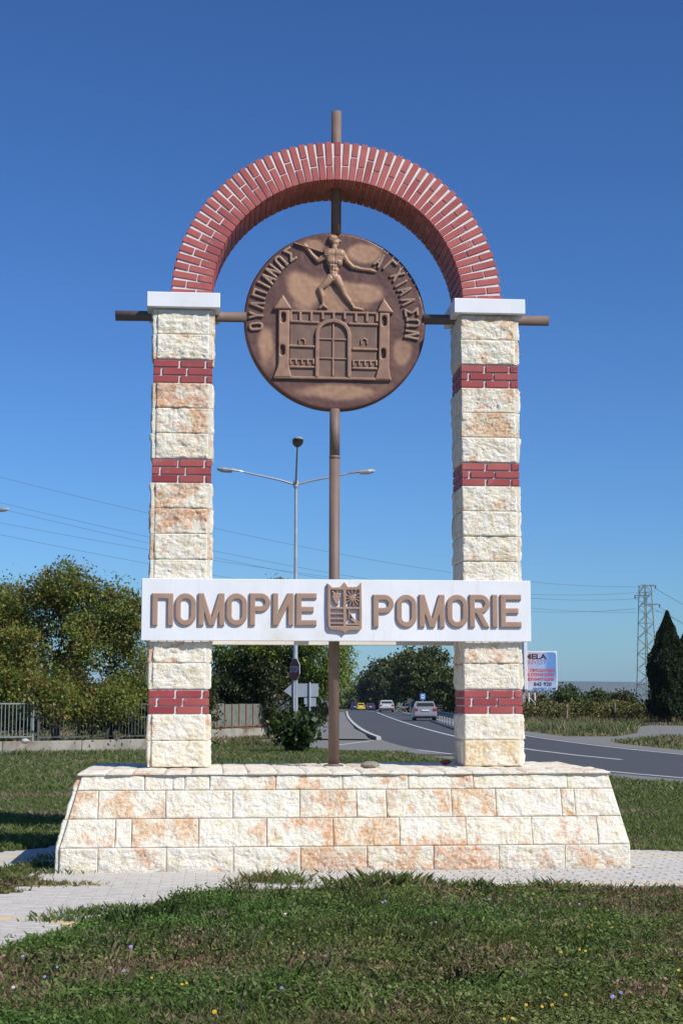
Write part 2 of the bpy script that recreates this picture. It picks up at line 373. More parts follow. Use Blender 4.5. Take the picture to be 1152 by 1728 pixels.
# ------------------------------------------------------------------ rock-faced stones
def rock(name,q,t,parent,seed,res=.010,bulge=.016,rough=.017,stain=None,rim=.013):
    """q: four corners of the outer face (bottom-left, bottom-right, top-right, top-left) seen from outside; t: depth inwards"""
    q=[Vector(p) for p in q]; nrm=(q[1]-q[0]).cross(q[3]-q[0]).normalized()
    w=((q[1]-q[0]).length+(q[2]-q[3]).length)/2; h=((q[3]-q[0]).length+(q[2]-q[1]).length)/2
    nx=max(2,int(w/res)); nz=max(2,int(h/res)); org=(q[0]+q[1]+q[2]+q[3])/4
    def spread(n,L):     # a finer ring next to the edges
        u=np.linspace(0,1,n+1); e=min(.25,.009/L); return np.concatenate([[0,e],u[1:-1]*(1-2*e)+e,[1-e,1]])
    U,Vv=np.meshgrid(spread(nx,w),spread(nz,h),indexing='ij')
    P=((1-U)*(1-Vv))[...,None]*np.array(q[0])+(U*(1-Vv))[...,None]*np.array(q[1])+(U*Vv)[...,None]*np.array(q[2])+((1-U)*Vv)[...,None]*np.array(q[3])
    a,b=U*w,Vv*h; e=np.minimum(np.minimum(a,w-a),np.minimum(b,h-b))
    en=fbm(a*14,b*14,seed*.37,5,2)*.03
    pr=np.clip((e+en)/rim,0,1); pr=pr*pr*(3-2*pr)*np.clip(e/.006,0,1)
    f1=fbm(a*7,b*9,seed*.71,1,4); f2=np.abs(fbm(a*24+f1*3,b*30,seed*.13,2,3))
    f3=vn(a*13+b*9+3*f1,b*19-a*8,seed*.3,9); st=np.floor(f3*4)/4+np.clip((f3*4%1-.75)*4,0,1)*.25     # chipped ledges
    f4=np.abs(fbm(a*42,b*46,seed*.51,12,2))
    H=pr*(bulge+rough*2.4*f1-rough*2.4*f2+rough*.8*(st-.5)-rough*1.3*f4+rough*.3)
    H=np.maximum(H,-.006*(e>0.004))
    N_=np.array(nrm); P=P+H[...,None]*N_-np.array(org)
    m,n=P.shape[:2]; V=P.reshape(-1,3); idx=np.arange(m*n).reshape(m,n)
    Q=np.stack([idx[:-1,:-1],idx[1:,:-1],idx[1:,1:],idx[:-1,1:]],-1).reshape(-1,4)
    bk=[(p-org)-nrm*t for p in q]; k=len(V); V=np.vstack([V,np.array(bk)])
    me=bpy.data.meshes.new(name)
    ring=[list(idx[:,0]),list(idx[-1,:]),list(idx[::-1,-1]),list(idx[0,::-1])]
    Fc=[tuple(r) for r in Q.tolist()]
    for s_ in range(4):
        r=ring[s_]; Fc.append(tuple([int(i) for i in reversed(r)]+[k+s_,k+(s_+1)%4]))
    Fc.append((k+3,k+2,k+1,k))
    me.from_pydata(V.tolist(),[],Fc); me.materials.append(M['stone'])
    nq=len(Q); me.polygons.foreach_set('use_smooth',[i<nq for i in range(len(Fc))]); me.update()
    o=bpy.data.objects.new(name,me); o.location=org
    if stain is None: stain=(random.uniform(0,.55) if random.random()<.7 else random.uniform(.4,.8), random.random()*.6)
    o.color=(.2+.66*stain[0]+(.16 if stain[0]>=1 else 0),stain[1],0,1)
    return link(o,parent)

# ================================================================== SETTING: ground, roads, paving
def build_ground():
    rs=[0]+[1.5*1.16**i for i in range(60)]; rs=[r for r in rs if r<7500]+[8000]; na=96
    V=[(CX,CY,0)]; 
    for r in rs[1:]:
        for i in range(na):
            x=CX+r*math.cos(2*math.pi*i/na); y=CY+r*math.sin(2*math.pi*i/na); V.append((x,y,float(gz(x,y))))
    Fc=[(0,1+i,1+(i+1)%na) for i in range(na)]
    for k in range(len(rs)-2):
        for i in range(na):
            a=1+k*na; b=a+na; Fc.append((a+i,b+i,b+(i+1)%na,a+(i+1)%na))
    struct(mk('ground',V,Fc,M['ground'],smooth=True))
build_ground()
def smooth_line(P,step=3.):
    P=[Vector((p[0],p[1])) for p in P]; out=[]
    for i in range(len(P)-1):
        p0=P[max(i-1,0)]; p1=P[i]; p2=P[i+1]; p3=P[min(i+2,len(P)-1)]; n=max(1,int((p2-p1).length/step))
        for k in range(n):
            t=k/n; out.append(.5*((2*p1)+(-p0+p2)*t+(2*p0-5*p1+4*p2-p3)*t*t+(-p0+3*p1-3*p2+p3)*t**3))
    out.append(P[-1]); return out
def offset(L,d):
    out=[]
    for i,p in enumerate(L):
        t=(L[min(i+1,len(L)-1)]-L[max(i-1,0)]).normalized(); out.append(p+Vector((t.y,-t.x))*d)
    return out
def ribbon(name,A,B,z,m):
    V=[]; 
    for a,b in zip(A,B):
        for p in (a,b): V.append((p.x,p.y,float(gz(p.x,p.y))+z))
    Fc=[(2*i,2*i+1,2*i+3,2*i+2) for i in range(len(A)-1)]
    return struct(mk(name,V,Fc,m))
road_c=smooth_line([(34,-26),(26,-12),(18.5,0),(13,11),(10.05,21.4),(8.75,32.3),(9.0,49.6),(10.9,79),(14.25,122),(18.3,170),(23,225),(31.5,320),(48,500),(68,700),(95,950)])
RL=offset(road_c,-3.45); RR=offset(road_c,3.45)
ribbon('road',RL,RR,.012,M['asphalt'])
def dist2(L,x,y):
    d=np.full(np.shape(x),1e9)
    for i in range(0,len(L)-1):
        a,b=L[i],L[i+1]
        if min(a.y,b.y)>220: break
        dx,dy=b.x-a.x,b.y-a.y; t=np.clip(((x-a.x)*dx+(y-a.y)*dy)/(dx*dx+dy*dy),0,1)
        d=np.minimum(d,np.hypot(x-a.x-t*dx,y-a.y-t*dy))
    return d
# kerb side pale shoulders, markings
def sub(L,y0,y1): return [p for p in L if y0<=p.y<=y1]
def marking(off,w,y0,y1,name='road_marking',z=.017):
    L=sub(road_c,y0,y1); return ribbon(name,offset(L,off-w/2),offset(L,off+w/2),z,M['paint'])
marking(0,.13,24,600); marking(0,.07,-20,24); marking(3.2,.12,-20,600)
marking(-3.2,.12,-20,29.5)
def polysheet(name,pts,z,m):
    n=len(pts); me=mk(name,[(p[0],p[1],z+float(gz(p[0],p[1]))) for p in pts],[tuple(range(n))],m)
    if me.data.polygons[0].normal.z<0: me.data.flip_normals()
    return struct(me)
KL=[(4.92,44.3),(5.6,53),(6.3,66),(7.98,85.9),(10.6,121),(14.4,170)]
side_poly=[(5.56,29.0),(3.2,31.4),(2.3,33.2)]+[tuple(gnd(a,b)[:2]) for a,b in ((575,1266.5),(540,1265.5),(500,1262),(468,1254),(462,1246),(480,1238),(505,1236),(530,1243))]+[(4.9,44.3),(6.2,52),(6.5,46),(5.9,38),(5.8,33)]
polysheet('side_road',side_poly,.006,M['oldasphalt'])
walk_poly=[(4.75,44.4),(5.45,53),(6.15,66),(7.8,86),(10.45,121),(14.2,168),(12.6,160),(9.0,121),(5.6,86),(3.4,66),(1.6,52),(1.3,46)]
polysheet('pavement',walk_poly,.06,M['oldasphalt'])
shoulder=[p for p in offset(sub(road_c,-20,29.5),-4.6)]; sh2=offset(sub(road_c,-20,29.5),-3.40)
ribbon('road_shoulder',shoulder,sh2,.008,M['oldasphalt'])
sh3=offset(sub(road_c,-20,75),3.4); sh4=offset(sub(road_c,-20,75),4.7); ribbon('road_shoulder',sh3,sh4,.008,M['oldasphalt'])
kb=MB(); kl=sub(offset(road_c,-3.58),44,172)
for i in range(len(kl)-1):
    a,b=kl[i],kl[i+1]; d=(b-a).normalized(); nn=Vector((d.y,-d.x))*.09; b2=b-d*.02
    c=[a-nn,a+nn,b2+nn,b2-nn]; V=[(p.x,p.y,float(gz(p.x,p.y))) for p in c]+[(p.x,p.y,float(gz(p.x,p.y))+.13) for p in c]
    kb.add(V,[(4,5,6,7),(0,1,5,4),(1,2,6,5),(2,3,7,6),(3,0,4,7)])
struct(kb.build('kerb',M['kerb']))
def gline(a,b,w,z=.018):
    a=gnd(*a); b=gnd(*b); d=(b-a).normalized(); n=Vector((-d.y,d.x,0))*w/2
    struct(mk('road_marking',[(p.x,p.y,z) for p in (a-n,b-n,b+n,a+n)],[(0,1,2,3)],M['paint']))
gline((560,1259.5),(630,1250.5),.14); gline((655,1269.7),(722,1270.2),.14); gline((703,1266),(762,1273.6),.14)
lay_poly=[gnd(*p) for p in [(880,1240),(945,1243),(1040,1243),(1075,1237),(1065,1228),(1100,1224),(1250,1227),(1250,1243),(1120,1243),(1050,1250),(1015,1256),(1040,1262.5),(960,1252),(885,1243.5)]]
polysheet('gravel_layby',[(p.x,p.y) for p in lay_poly],.005,M['oldasphalt'])
strip=[gnd(*p) for p in [(965,1220.6),(1062,1221.4),(1062,1223),(965,1222)]]
polysheet('concrete_path',[(p.x,p.y) for p in strip],.01,M['kerb'])
strip=[gnd(*p) for p in [(-90,1292.6),(108,1291.6),(108,1293.4),(-90,1294.6)]]
polysheet('concrete_path',[(p.x,p.y) for p in strip],.02,M['kerb'])
# hills on the horizon
def hills():
    V=[]; na=160
    for i in range(na+1):
        a=math.radians(-60+120*i/na)+YAW; r=7000; x=CX+r*math.sin(a); y=CY+r*math.cos(a)
        h=62+60*float(fbm(i*.09,3.1,0,4,4))*1.0-12*math.sin(i*.05)
        V+=[(x*.93,y*.93,-25),(x,y,h),(x*1.1,y*1.1,-25)]
    Fc=[]
    for i in range(na):
        a=3*i; Fc+=[(a,a+3,a+4,a+1),(a+1,a+4,a+5,a+2)]
    struct(mk('hills',V,Fc,M['hill'],smooth=True))
hills()
# ------------------------------------------------------------------ paving round the plinth
def inpoly(x,y,P):
    c=np.zeros(np.shape(x),bool); n=len(P)
    for i in range(n):
        x0,y0=P[i][0],P[i][1]; x1,y1=P[i-1][0],P[i-1][1]
        if y0==y1: continue
        c^=((y0>y)!=(y1>y))&(x<(x1-x0)*(y-y0)/(y1-y0)+x0)
    return c
apron=[(-2.9,-2.42),(3.0,-2.62),(4.6,-2.66),(5.5,-1.6),(4.6,-.3),(3.05,.75),(2.9,1.6),(-2.3,1.6),(-2.75,1.4),(-2.95,-1.0)]
path_=[(-.55,-1.9),(-1.39,-2.72),(-1.94,-3.9),(-2.35,-4.92),(-2.58,-5.56),(-3.3,-6.3),(-5.0,-7.4),(-5.6,-4.6),(-3.9,-3.0),(-2.97,-2.62),(-2.3,-2.08),(-2.2,-1.2),(-.6,-1.2)]
arm=[(-2.4,1.5),(-2.9,1.6),(-3.15,1.35),(-3.6,.7),(-5.2,-.9),(-5.4,-2.1),(-4.2,-1.9),(-3.22,-.85),(-2.75,-.3),(-2.5,-.3)]
PAVED=[apron,path_,arm]
def paved(x,y):
    r=np.zeros(np.shape(x),bool)
    for p in PAVED: r|=inpoly(x,y,p)
    return r
for p,z in zip(PAVED,(.004,.008,.012)): polysheet('pavement_bed',p,z,M['bed'])
pv=bpy.data.objects.new('pavement',None); COL.objects.link(pv); struct(pv)
def pavers():
    me={}
    for k,mm in ((0,M['paver']),(1,M['ypaver'])):
        V,Fc=chbox(.0965,.0465,.02,.004); m=bpy.data.meshes.new('paver'); m.from_pydata(V,[],Fc); m.materials.append(mm); m.update(); me[k]=m
    L=[]
    for j in range(-80,22):
        for i in range(-32,30):
            x=i*.2+(.1 if j%2 else 0); y=j*.1-.05
            if -2.75<x<2.75 and -1.25<y<1.25: continue
            if y>-1.25 and -2.55<x<2.55: continue
            ok=all(paved(np.array(x+a),np.array(y+b)) for a in (-.1,.1) for b in (-.05,.05))
            if not ok: continue
            # a yellow row runs along the apron and along the path
            yel = (-2.40<y<-2.30 and x>-.2) or abs((y+.0)-(-.62*(x+2.75)-4.05)+.0)<.07 and x<-1.9 or (abs(y-(-.45*(x-2.7)+.15))<.07 and x>2.7) or (abs(y-(.95*(x+2.9)+.55))<.09 and x<-2.8) or (abs(y+2.0-.35*(x+2.3))<.06 and x<-2.2)
            L.append((math.hypot(x-CX,y-CY),x,y,1 if yel else 0))
    L.sort(); rest=[MB(),MB()]
    for n,(d,x,y,k) in enumerate(L):
        z=.012+random.uniform(-.0025,.0025); r=random.uniform(-.012,.012)
        if n<290:
            o=bpy.data.objects.new('paver',me[k]); o.location=(x,y,z); o.rotation_euler=(random.uniform(-.012,.012),random.uniform(-.008,.008),r); link(o,pv)
        else: rest[k].box(x-.096,y-.046,z-.02,x+.096,y+.046,z+.02,.004)
    for k,mm in ((0,M['paver']),(1,M['ypaver'])):
        if rest[k].V: o=rest[k].build('paver_field',mm,pv); o['kind']='stuff'
    # low kerb along the front of the apron
    for i in range(6):
        x0=-.1+i*.95; cbox('kerb_stone',x0+.47,-2.50-.033*(x0)*.9,.018,.94,.085,.05,M['kerb'],pv,.008,(0,0,-.03))
pavers()
# ================================================================== MONUMENT
# ---- plinth
PL=thing('stone_plinth','long battered plinth of rough cream limestone blocks under both pillars','plinth',(0,0,0))
ZC=[.0,.247,.502,.755,.905]
XL=lambda z: -2.672+ (0 if z<.247 else (z-.247)*(.175/.658))
XR=lambda z: 2.648- (0 if z<.247 else (z-.247)*(.152/.658))
YF=lambda z: -1.16+ (0 if z<.247 else (z-.247)*(.20/.658))
YB=1.15; YBk=lambda z: 1.36-(0 if z<.247 else (z-.247)*(.20/.658))
J={0:[None,-2.292,-1.673,-1.062,-.446,.17,.788,1.405,2.024,None],1:[None,-2.141,-1.993,-1.382,-.757,-.14,.478,1.102,1.724,2.345,None],
   2:[None,-2.306,-1.688,-1.068,-.448,.084,.364,.98,1.399,2.024,2.153,None],3:[None,-1.887,-1.624,-1.514,-1.285,-.67,-.045,.576,1.197,2.095,None]}
ST={0:[.35,.45,.25,.3,.75,.85,.75,.3,.5],1:[.6,.2,.85,.35,.5,.95,.75,.7,.45,.55],2:[.7,.75,.15,.1,.95,.6,.7,.55,.5,.3,.4],3:[.1,.1,.95,.15,.4,.6,.55,.45,.5,.1]}
g=.0018; sd_=100
for c in range(4):
    z0,z1=ZC[c]+g,ZC[c+1]-g; js=J[c]
    for k in range(len(js)-1):
        a0=js[k]+g if js[k] is not None else XL(z0)+.035; a1=js[k]+g if js[k] is not None else XL(z1)+.035
        b0=js[k+1]-g if js[k+1] is not None else XR(z0)-.004; b1=js[k+1]-g if js[k+1] is not None else XR(z1)-.004
        sd_+=1; rock('stone_block',[(a0,YF(z0),z0),(b0,YF(z0),z0),(b1,YF(z1),z1),(a1,YF(z1),z1)],.12,PL,sd_,res=.0095,stain=(ST[c][k],random.random()*.5),bulge=.008,rough=.014,rim=.007)
    # left end, right end, back (coarser)
    for n,(ya,yb) in enumerate(((0,.5),(.5,1))):
        def yy(t,z,lo=.012): return YF(z)+lo+(YBk(z)-YF(z)-2*lo)*t
        s0=ya+(.1 if c%2 and n else 0); s1=yb+(.1 if c%2 and not n else 0)
        sd_+=1; rock('stone_block',[(XL(z0),yy(s1,z0)-g,z0),(XL(z0),yy(s0,z0)+g,z0),(XL(z1),yy(s0,z1)+g,z1),(XL(z1),yy(s1,z1)-g,z1)],.12,PL,sd_,res=.03)
        sd_+=1; rock('stone_block',[(XR(z0),yy(s0,z0,.13)+g,z0),(XR(z0),yy(s1,z0,.13)-g,z0),(XR(z1),yy(s1,z1,.13)-g,z1),(XR(z1),yy(s0,z1,.13)+g,z1)],.12,PL,sd_,res=.03)
    n=8
    for k in range(n):
        f=lambda t,z: XL(z)+.13+(XR(z)-XL(z)-.26)*t
        sd_+=1; rock('stone_block',[(f((k+1)/n,z0)-g,YBk(z0),z0),(f(k/n,z0)+g,YBk(z0),z0),(f(k/n,z1)+g,YBk(z1),z1),(f((k+1)/n,z1)-g,YBk(z1),z1)],.1,PL,sd_,res=.05)
MB().add([(XL(0)+.06,YF(0)+.05,0),(XR(0)-.06,YF(0)+.05,0),(XR(0)-.06,1.28,0),(XL(0)+.06,1.28,0),(XL(.9)+.06,YF(.9)+.05,.9),(XR(.9)-.06,YF(.9)+.05,.9),(XR(.9)-.06,1.08,.9),(XL(.9)+.06,1.08,.9)],
   [(3,2,1,0),(4,5,6,7),(0,1,5,4),(1,2,6,5),(2,3,7,6),(3,0,4,7)]).build('mortar_core',M['core'],PL)
# coping: stones with rough tops laid crosswise, front row and back row
n=19; x0,x1=-2.505,2.512
cuts=[x0+(x1-x0)*(k+random.uniform(-.1,.1)*(0<k<n))/n for k in range(n+1)]
for row,(ya,yb,zt) in enumerate(((-.998,-.35,.914),(-.345,.35,.914),(.355,1.16,.912))):
    for k in range(n):
        a,b=cuts[k]+.002+row*.0,cuts[k+1]-.002; off=(.1*row if 0<k<n-1 else 0); zt2=zt+random.uniform(-.003,.005)
        sd_+=1; rock('coping_stone',[(a,ya+random.uniform(-.008,.008)*(row==0),zt2-.006),(b,ya+random.uniform(-.008,.008)*(row==0),zt2-.006),(b,yb,zt2),(a,yb,zt2)],.014,PL,sd_,res=.022 if row==0 else .03,bulge=.012 if row==0 else .006,rough=.011 if row==0 else .007,stain=(.25+.3*random.random(),.1),rim=.032)
# ---- pillars
def pillar(xa,label,seed,r1,r2,left_strip,stains):
    P=thing('stone_pillar',label,'pillar',(0,0,0),0,'pillars of the arch'); xb=xa+.6
    P.location=(xa+.3,.3,.925); ox,oy,oz=P.location
    def bx(name,x0,x1,y0,y1,z0,z1,m,b=.004):
        return cbox(name,(x0+x1)/2-ox,(y0+y1)/2-oy,(z0+z1)/2-oz,x1-x0,y1-y0,z1-z0,m,P,b)
    z=.925; lev=[]
    for kind,n_ in (('s',2),('b',1),('s',8),('b',1),('s',3),('b',1),('s',2)):
        for _ in range(n_):
            h=.2606 if kind=='s' else .249
            lev.append((kind,z,z+h)); z+=h
    MBc=MB().box(xa+.012-ox,.012-oy,0,xb-.012-ox,.588-oy,z-oz).build('mortar_core',M['mortar'],P)
    s=seed; si=0
    for kind,z0,z1 in lev:
        if kind=='s':
            z0+=.0015; z1-=.0015; L=.034 if left_strip else 0.; t=.05; j=random.uniform(-.004,.004)
            q=[(xa+L-ox,-oy+j,z0-oz),(xb-.032-ox,-oy+j,z0-oz),(xb-.032-ox,-oy+j,z1-oz),(xa+L-ox,-oy+j,z1-oz)]
            s+=1; rock('stone_block',q,t,P,s,stain=stains[si%len(stains)],bulge=.011,rough=.016,rim=.010); si+=1
            yl=.002 if left_strip else .052
            y2=.596
            q=[(xa-ox,y2-oy,z0-oz),(xa-ox,yl-oy,z0-oz),(xa-ox,yl-oy,z1-oz),(xa-ox,y2-oy,z1-oz)]
            s+=1; rock('stone_block',q,.0335,P,s,res=.02,bulge=.016)
            q=[(xb-ox,.003-oy,z0-oz),(xb-ox,y2-oy,z0-oz),(xb-ox,y2-oy,z1-oz),(xb-ox,.003-oy,z1-oz)]
            s+=1; rock('stone_block',q,.031,P,s,res=.02,bulge=.016)
            q=[(xb-.036-ox,.6-oy,z0-oz),(xa+.038-ox,.6-oy,z0-oz),(xa+.038-ox,.6-oy,z1-oz),(xb-.036-ox,.6-oy,z1-oz)]
            s+=1; rock('stone_block',q,.045,P,s,res=.05)
        else:
            for r in range(3):
                za=z0+.008+r*.0805; zb=za+.0665; segs=r2 if r==1 else r1
                for a,b in segs:
                    bx('brick',xa+a+random.uniform(0,.003),xa+b,-.004+random.uniform(-.002,.002),.11,za,zb,M['band_brick'])
                    bx('brick',xb-b,xb-a,.49,.604,za,zb,M['band_brick'])
                for e,(u,v) in enumerate(((xa-.001,xa+.11),(xb-.11,xb+.001))):
                    sp=[(.125,.345),(.36,.478)] if r%2 else [(.125,.245),(.26,.478)]
                    for a,b in sp: bx('brick',u,v,a,b,za,zb,M['band_brick'])
    # cap slab with drip edge
    cz=5.593-oz
    cap=MB().box(-.374,-.362,cz,.374,.362,cz+.157,.006).build('cap_slab',M['white'],P)
    MB().box(-.285,-.285,z-oz-.002,.285,.285,cz+.002).build('bedding',M['core'],P)
    return P
pillar(-1.901,'left rough limestone pillar with deep orange stains on three upper blocks',1000,[(0,.258),(.278,.525),(.545,.6)],[(0,.075),(.095,.335),(.352,.6)],True,
  [(.62,.9),(.2,.5), (.15,.3),(.55,.2),(.2,.2),(.2,.2),(.2,.2),(.3,.4),(1.,.05),(.6,.2), (.5,.4),(.8,.1),(1.,.0), (.74,.1),(.15,.5),(.2,.5)])
pillar(1.275,'right rough limestone pillar, paler, nearest the road, its left side in shade',2000,[(0,.24),(.262,.503),(.518,.6)],[(0,.07),(.092,.335),(.35,.6)],False,
  [(.92,.95),(.2,.7), (.2,.6),(.75,.2),(.2,.2),(.2,.2),(.2,.2),(.55,.4),(.4,.8),(.45,.6), (.2,.2),(.62,.3), (.62,.2),(.25,.5),(.72,.3),(.6,.4)])
# ---- brick arch
AX,AZ=-.013,5.69; AR0,AR1=1.311,1.722; AY0,AY1=-.03,.69
A=thing('brick_arch','round arch of red bricks with white mortar resting on the two pillar caps','arch',(AX,(AY0+AY1)/2,AZ))
yc=(AY0+AY1)/2; th0=math.asin((5.752-AZ)/AR1)+.006; nb=55
def arc_core():
    n=80; V=[]; ta=math.asin((5.7505-AZ)/1.335); tb=math.pi-ta
    for i in range(n+1):
        t=ta+(tb-ta)*i/n
        for r in (AR0+.014,AR1-.016):
            for y in (AY0+.010-yc,AY1-.010-yc): V.append((r*math.cos(t),y,r*math.sin(t)))
    Fc=[]
    for i in range(n):
        a=4*i; b=a+4
        Fc+=[(a,a+2,b+2,b),(a+1,b+1,b+3,a+3),(a,b,b+1,a+1),(a+2,a+3,b+3,b+2)]
    Fc+=[(0,1,3,2),(4*n,4*n+2,4*n+3,4*n+1)]
    me=mk('mortar_core',V,Fc,M['mortar'],A,smooth=False)
arc_core()
def abrick(t,r0,r1,y0,y1):
    r=(r0+r1)/2; o=cbox('brick',r*math.cos(t),(y0+y1)/2-yc,r*math.sin(t),.0655,y1-y0,r1-r0,M['arch_brick'],A,.0035,(0,-(t-math.pi/2)+0,0))
    return o
for i in range(nb):
    t=th0+(math.pi-2*th0)*i/(nb-1); ev=i%2==0; j=random.uniform(-.004,.004)
    for (a,b) in (((AR0,AR0+.147),(AR0+.159,AR1)) if ev else ((AR0,AR0+.252),(AR0+.264,AR1))):
        abrick(t,a+j*.3,b+j,AY0+random.uniform(-.002,.003),AY0+.118)
    # joints on the back face are the same; across the depth one long and one short piece
    if ev: abrick(t,AR0,AR1,AY0+.128,AY0+.37); abrick(t,AR0,AR1,AY0+.38,AY1+random.uniform(-.006,.006))
    else: abrick(t,AR0,AR1,AY0+.128,AY0+.25); abrick(t,AR0,AR1,AY0+.26,AY0+.5); abrick(t,AR0,AR1,AY0+.51,AY1+random.uniform(-.006,.006))
# ---- poles
PO=thing('steel_pole','tall brown painted steel pole rising from the plinth through the medallion and arch','pole',(-.012,.3,.92))
MB().tube((-.014,0,0),(-.006,0,3.2),.0555,n=24).build('pole_section',M['pipe'],PO,smooth=False)
MB().tube((-.006,0,3.2),(-.004,0,3.70),.054,n=24).tube((-.006,0,3.17),(-.006,0,3.205),.0568,n=24).build('pole_section',M['pipe'],PO)
MB().tube((.008,0,5.58),(.012,0,6.945),.054,n=24).build('pole_section',M['pipe'],PO)
MB().lathe((-.014,0,0),[(.10,.0),(.10,.012),(.057,.018),(.057,.02)],20).build('base_collar',M['pipe'],PO)
for o in PO.children:
    for p in o.data.polygons: p.use_smooth=len(p.vertices)==4
PI_=thing('steel_crossbar','horizontal brown steel pipe passing through both pillar tops behind the medallion','pipe',(0,.3,5.595))
for qa,qb,za,zb in ((-2.313,-.95,-.017,-.006),(.92,2.27,.009,.02)):
  o=MB().tube((qa,0,za),(qb,0,zb),.0535,n=24).build('pipe',M['pipe'],PI_)
  for p in o.data.polygons: p.use_smooth=len(p.vertices)==4
MB().tube((-2.3145,0,-.0172),(-2.31,0,-.017),.047,n=20).tube((2.268,0,.02),(2.2715,0,.02),.047,n=20).build('end_disc',M['darkmetal'],PI_)
# ---- name board
FY=-.06
NB=thing('name_board','long white board across the front of the pillars with raised brown town name','sign',(0,FY,2.49))
w0=MB(); w0.box(-1.983,0,2.177-2.49,1.962,.052,2.8-2.49,.005); w0.build('panel',M['white'],NB)
# scalloped mortar squeezed out under the panel
mb=MB()
for xa in (-1.901,1.275):
    for k in range(7): mb.box(xa+.01+k*.085,.0,-.323+random.uniform(-.006,.004),xa+.085+k*.085,.056,-.3135,.003)
mb.build('mortar_lip',M['backboard'],NB)
def zl(zx,zy,left):      # zoomed drawing coordinates of the lettering to the board plane
    px,py=(220+zx*.30382,960+zy*.30382) if left else (540+zx*.32118,960+zy*.32118)
    x,z=onY(px,py,FY-.02); return (x,z-2.49)
def letter(parent,kind,x0,x1,z0,z1,w,h,hh,matl,name='letter',y=0.,rot=0,cx=0,cz=0,bv=.01,res=.006,slant=0):
    """stroke letters in a box; rot about (cx,cz)"""
    W_=x1-x0; H_=z1-z0; hw=w/2
    def sdf(X,Z):
        if rot or cx or cz:
            c,s=math.cos(-rot),math.sin(-rot); dx,dz=X-cx,Z-cz; X,Z=dx*c-dz*s,dx*s+dz*c
        x=X-x0; z=Z-z0; bar=lambda a,b,ww=w: sd_bar(x,z,a,b,ww)
        def ring(cx_,cz_,rx,rz,ww=w):      # stadium ring, outer half sizes rx,rz
            r=rx; dz=np.maximum(np.abs(z-cz_)-(rz-r),0) if rz>=r else np.abs(z-cz_)
            d=np.hypot(x-cx_,dz)-(r-ww/2); return np.abs(d)-ww/2
        mn=np.minimum
        if kind=='P_': d=mn(mn(bar((hw,0),(hw,H_)),bar((W_-hw,0),(W_-hw,H_))),bar((0,H_-hw),(W_,H_-hw)))
        elif kind=='O': d=ring(W_/2,H_/2,W_/2,H_/2)
        elif kind=='M':
            d=mn(bar((hw,0),(hw,H_)),bar((W_-hw,0),(W_-hw,H_)))
            v=mn(bar((hw*.95,H_+.01),(W_/2,0-.01),w*.92),bar((W_-hw*.95,H_+.01),(W_/2,-.01),w*.92)); d=mn(d,np.maximum(v,np.maximum(z-H_,-z)))
        elif kind in 'PR':
            r=H_*.285; d=mn(bar((hw,0),(hw,H_)), np.maximum(bar((0,H_-hw),(W_-r,H_-hw)),-1e9))
            d=mn(d,bar((0,H_-2*r+hw),(W_-r,H_-2*r+hw))); rg=np.abs(np.hypot(x-(W_-r),z-(H_-r))-(r-hw))-hw; d=mn(d,np.maximum(rg,(W_-r)-x))
            if kind=='R': d=mn(d,np.maximum(bar((W_*.38,H_-2*r+hw*1.2),(W_-hw*.9,-.02)),-z))
        elif kind=='I_': d=mn(mn(bar((hw,0),(hw,H_)),bar((W_-hw,0),(W_-hw,H_))),np.maximum(bar((hw*.8,-.01),(W_-hw*.8,H_+.01)),np.maximum(z-H_,-z)))
        elif kind=='E': d=mn(mn(bar((hw,0),(hw,H_)),bar((0,hw),(W_,hw))),mn(bar((0,H_-hw),(W_,H_-hw)),bar((0,H_/2),(W_*.86,H_/2))))
        elif kind=='I': d=bar((W_/2,0),(W_/2,H_))
        elif kind=='Y': d=mn(bar((W_/2,0),(W_/2,H_*.5)),np.maximum(mn(bar((W_/2,H_*.4),(hw,H_+.01)),bar((W_/2,H_*.4),(W_-hw,H_+.01))),z-H_))
        elif kind=='L_': d=np.maximum(mn(bar((hw,-.01),(W_/2,H_)),bar((W_-hw,-.01),(W_/2,H_))),np.maximum(z-H_,-z))
        elif kind=='A': d=mn(np.maximum(mn(bar((hw,-.01),(W_/2,H_)),bar((W_-hw,-.01),(W_/2,H_))),np.maximum(z-H_,-z)),bar((W_*.25,H_*.32),(W_*.75,H_*.32),w*.85))
        elif kind=='N': d=mn(mn(bar((hw,0),(hw,H_)),bar((W_-hw,0),(W_-hw,H_))),np.maximum(bar((hw*.8,H_+.01),(W_-hw*.8,-.01)),np.maximum(z-H_,-z)))
        elif kind=='W_':    # omega
            r=W_/2; cz_=H_-r; rg=np.abs(np.hypot(x-W_/2,np.where(z>cz_,z-cz_,0))-(r-hw))-hw; rg=np.maximum(rg,hw*1.2-z)
            gap=np.maximum(np.abs(x-W_/2)-W_*.16,z-H_*.4); d=np.maximum(rg,-gap); d=mn(d,mn(bar((-W_*.06,hw),(W_*.36,hw)),bar((W_*.64,hw),(W_*1.06,hw))))
        elif kind=='S_': d=mn(mn(bar((0,hw),(W_,hw)),bar((0,H_-hw),(W_,H_-hw))),np.maximum(mn(bar((hw*.6,hw*.2),(W_*.62,H_/2+hw*.2)),bar((hw*.6,H_-hw*.2),(W_*.62,H_/2-hw*.2))),np.maximum(z-H_,-z)))
        elif kind=='G_': d=mn(bar((hw,0),(hw,H_)),bar((0,H_-hw),(W_,H_-hw)))
        elif kind=='X_': d=np.maximum(mn(bar((hw*.7,-.01),(W_-hw*.7,H_+.01)),bar((hw*.7,H_+.01),(W_-hw*.7,-.01))),np.maximum(z-H_,-z))
        return d-.0015
    m_=.012
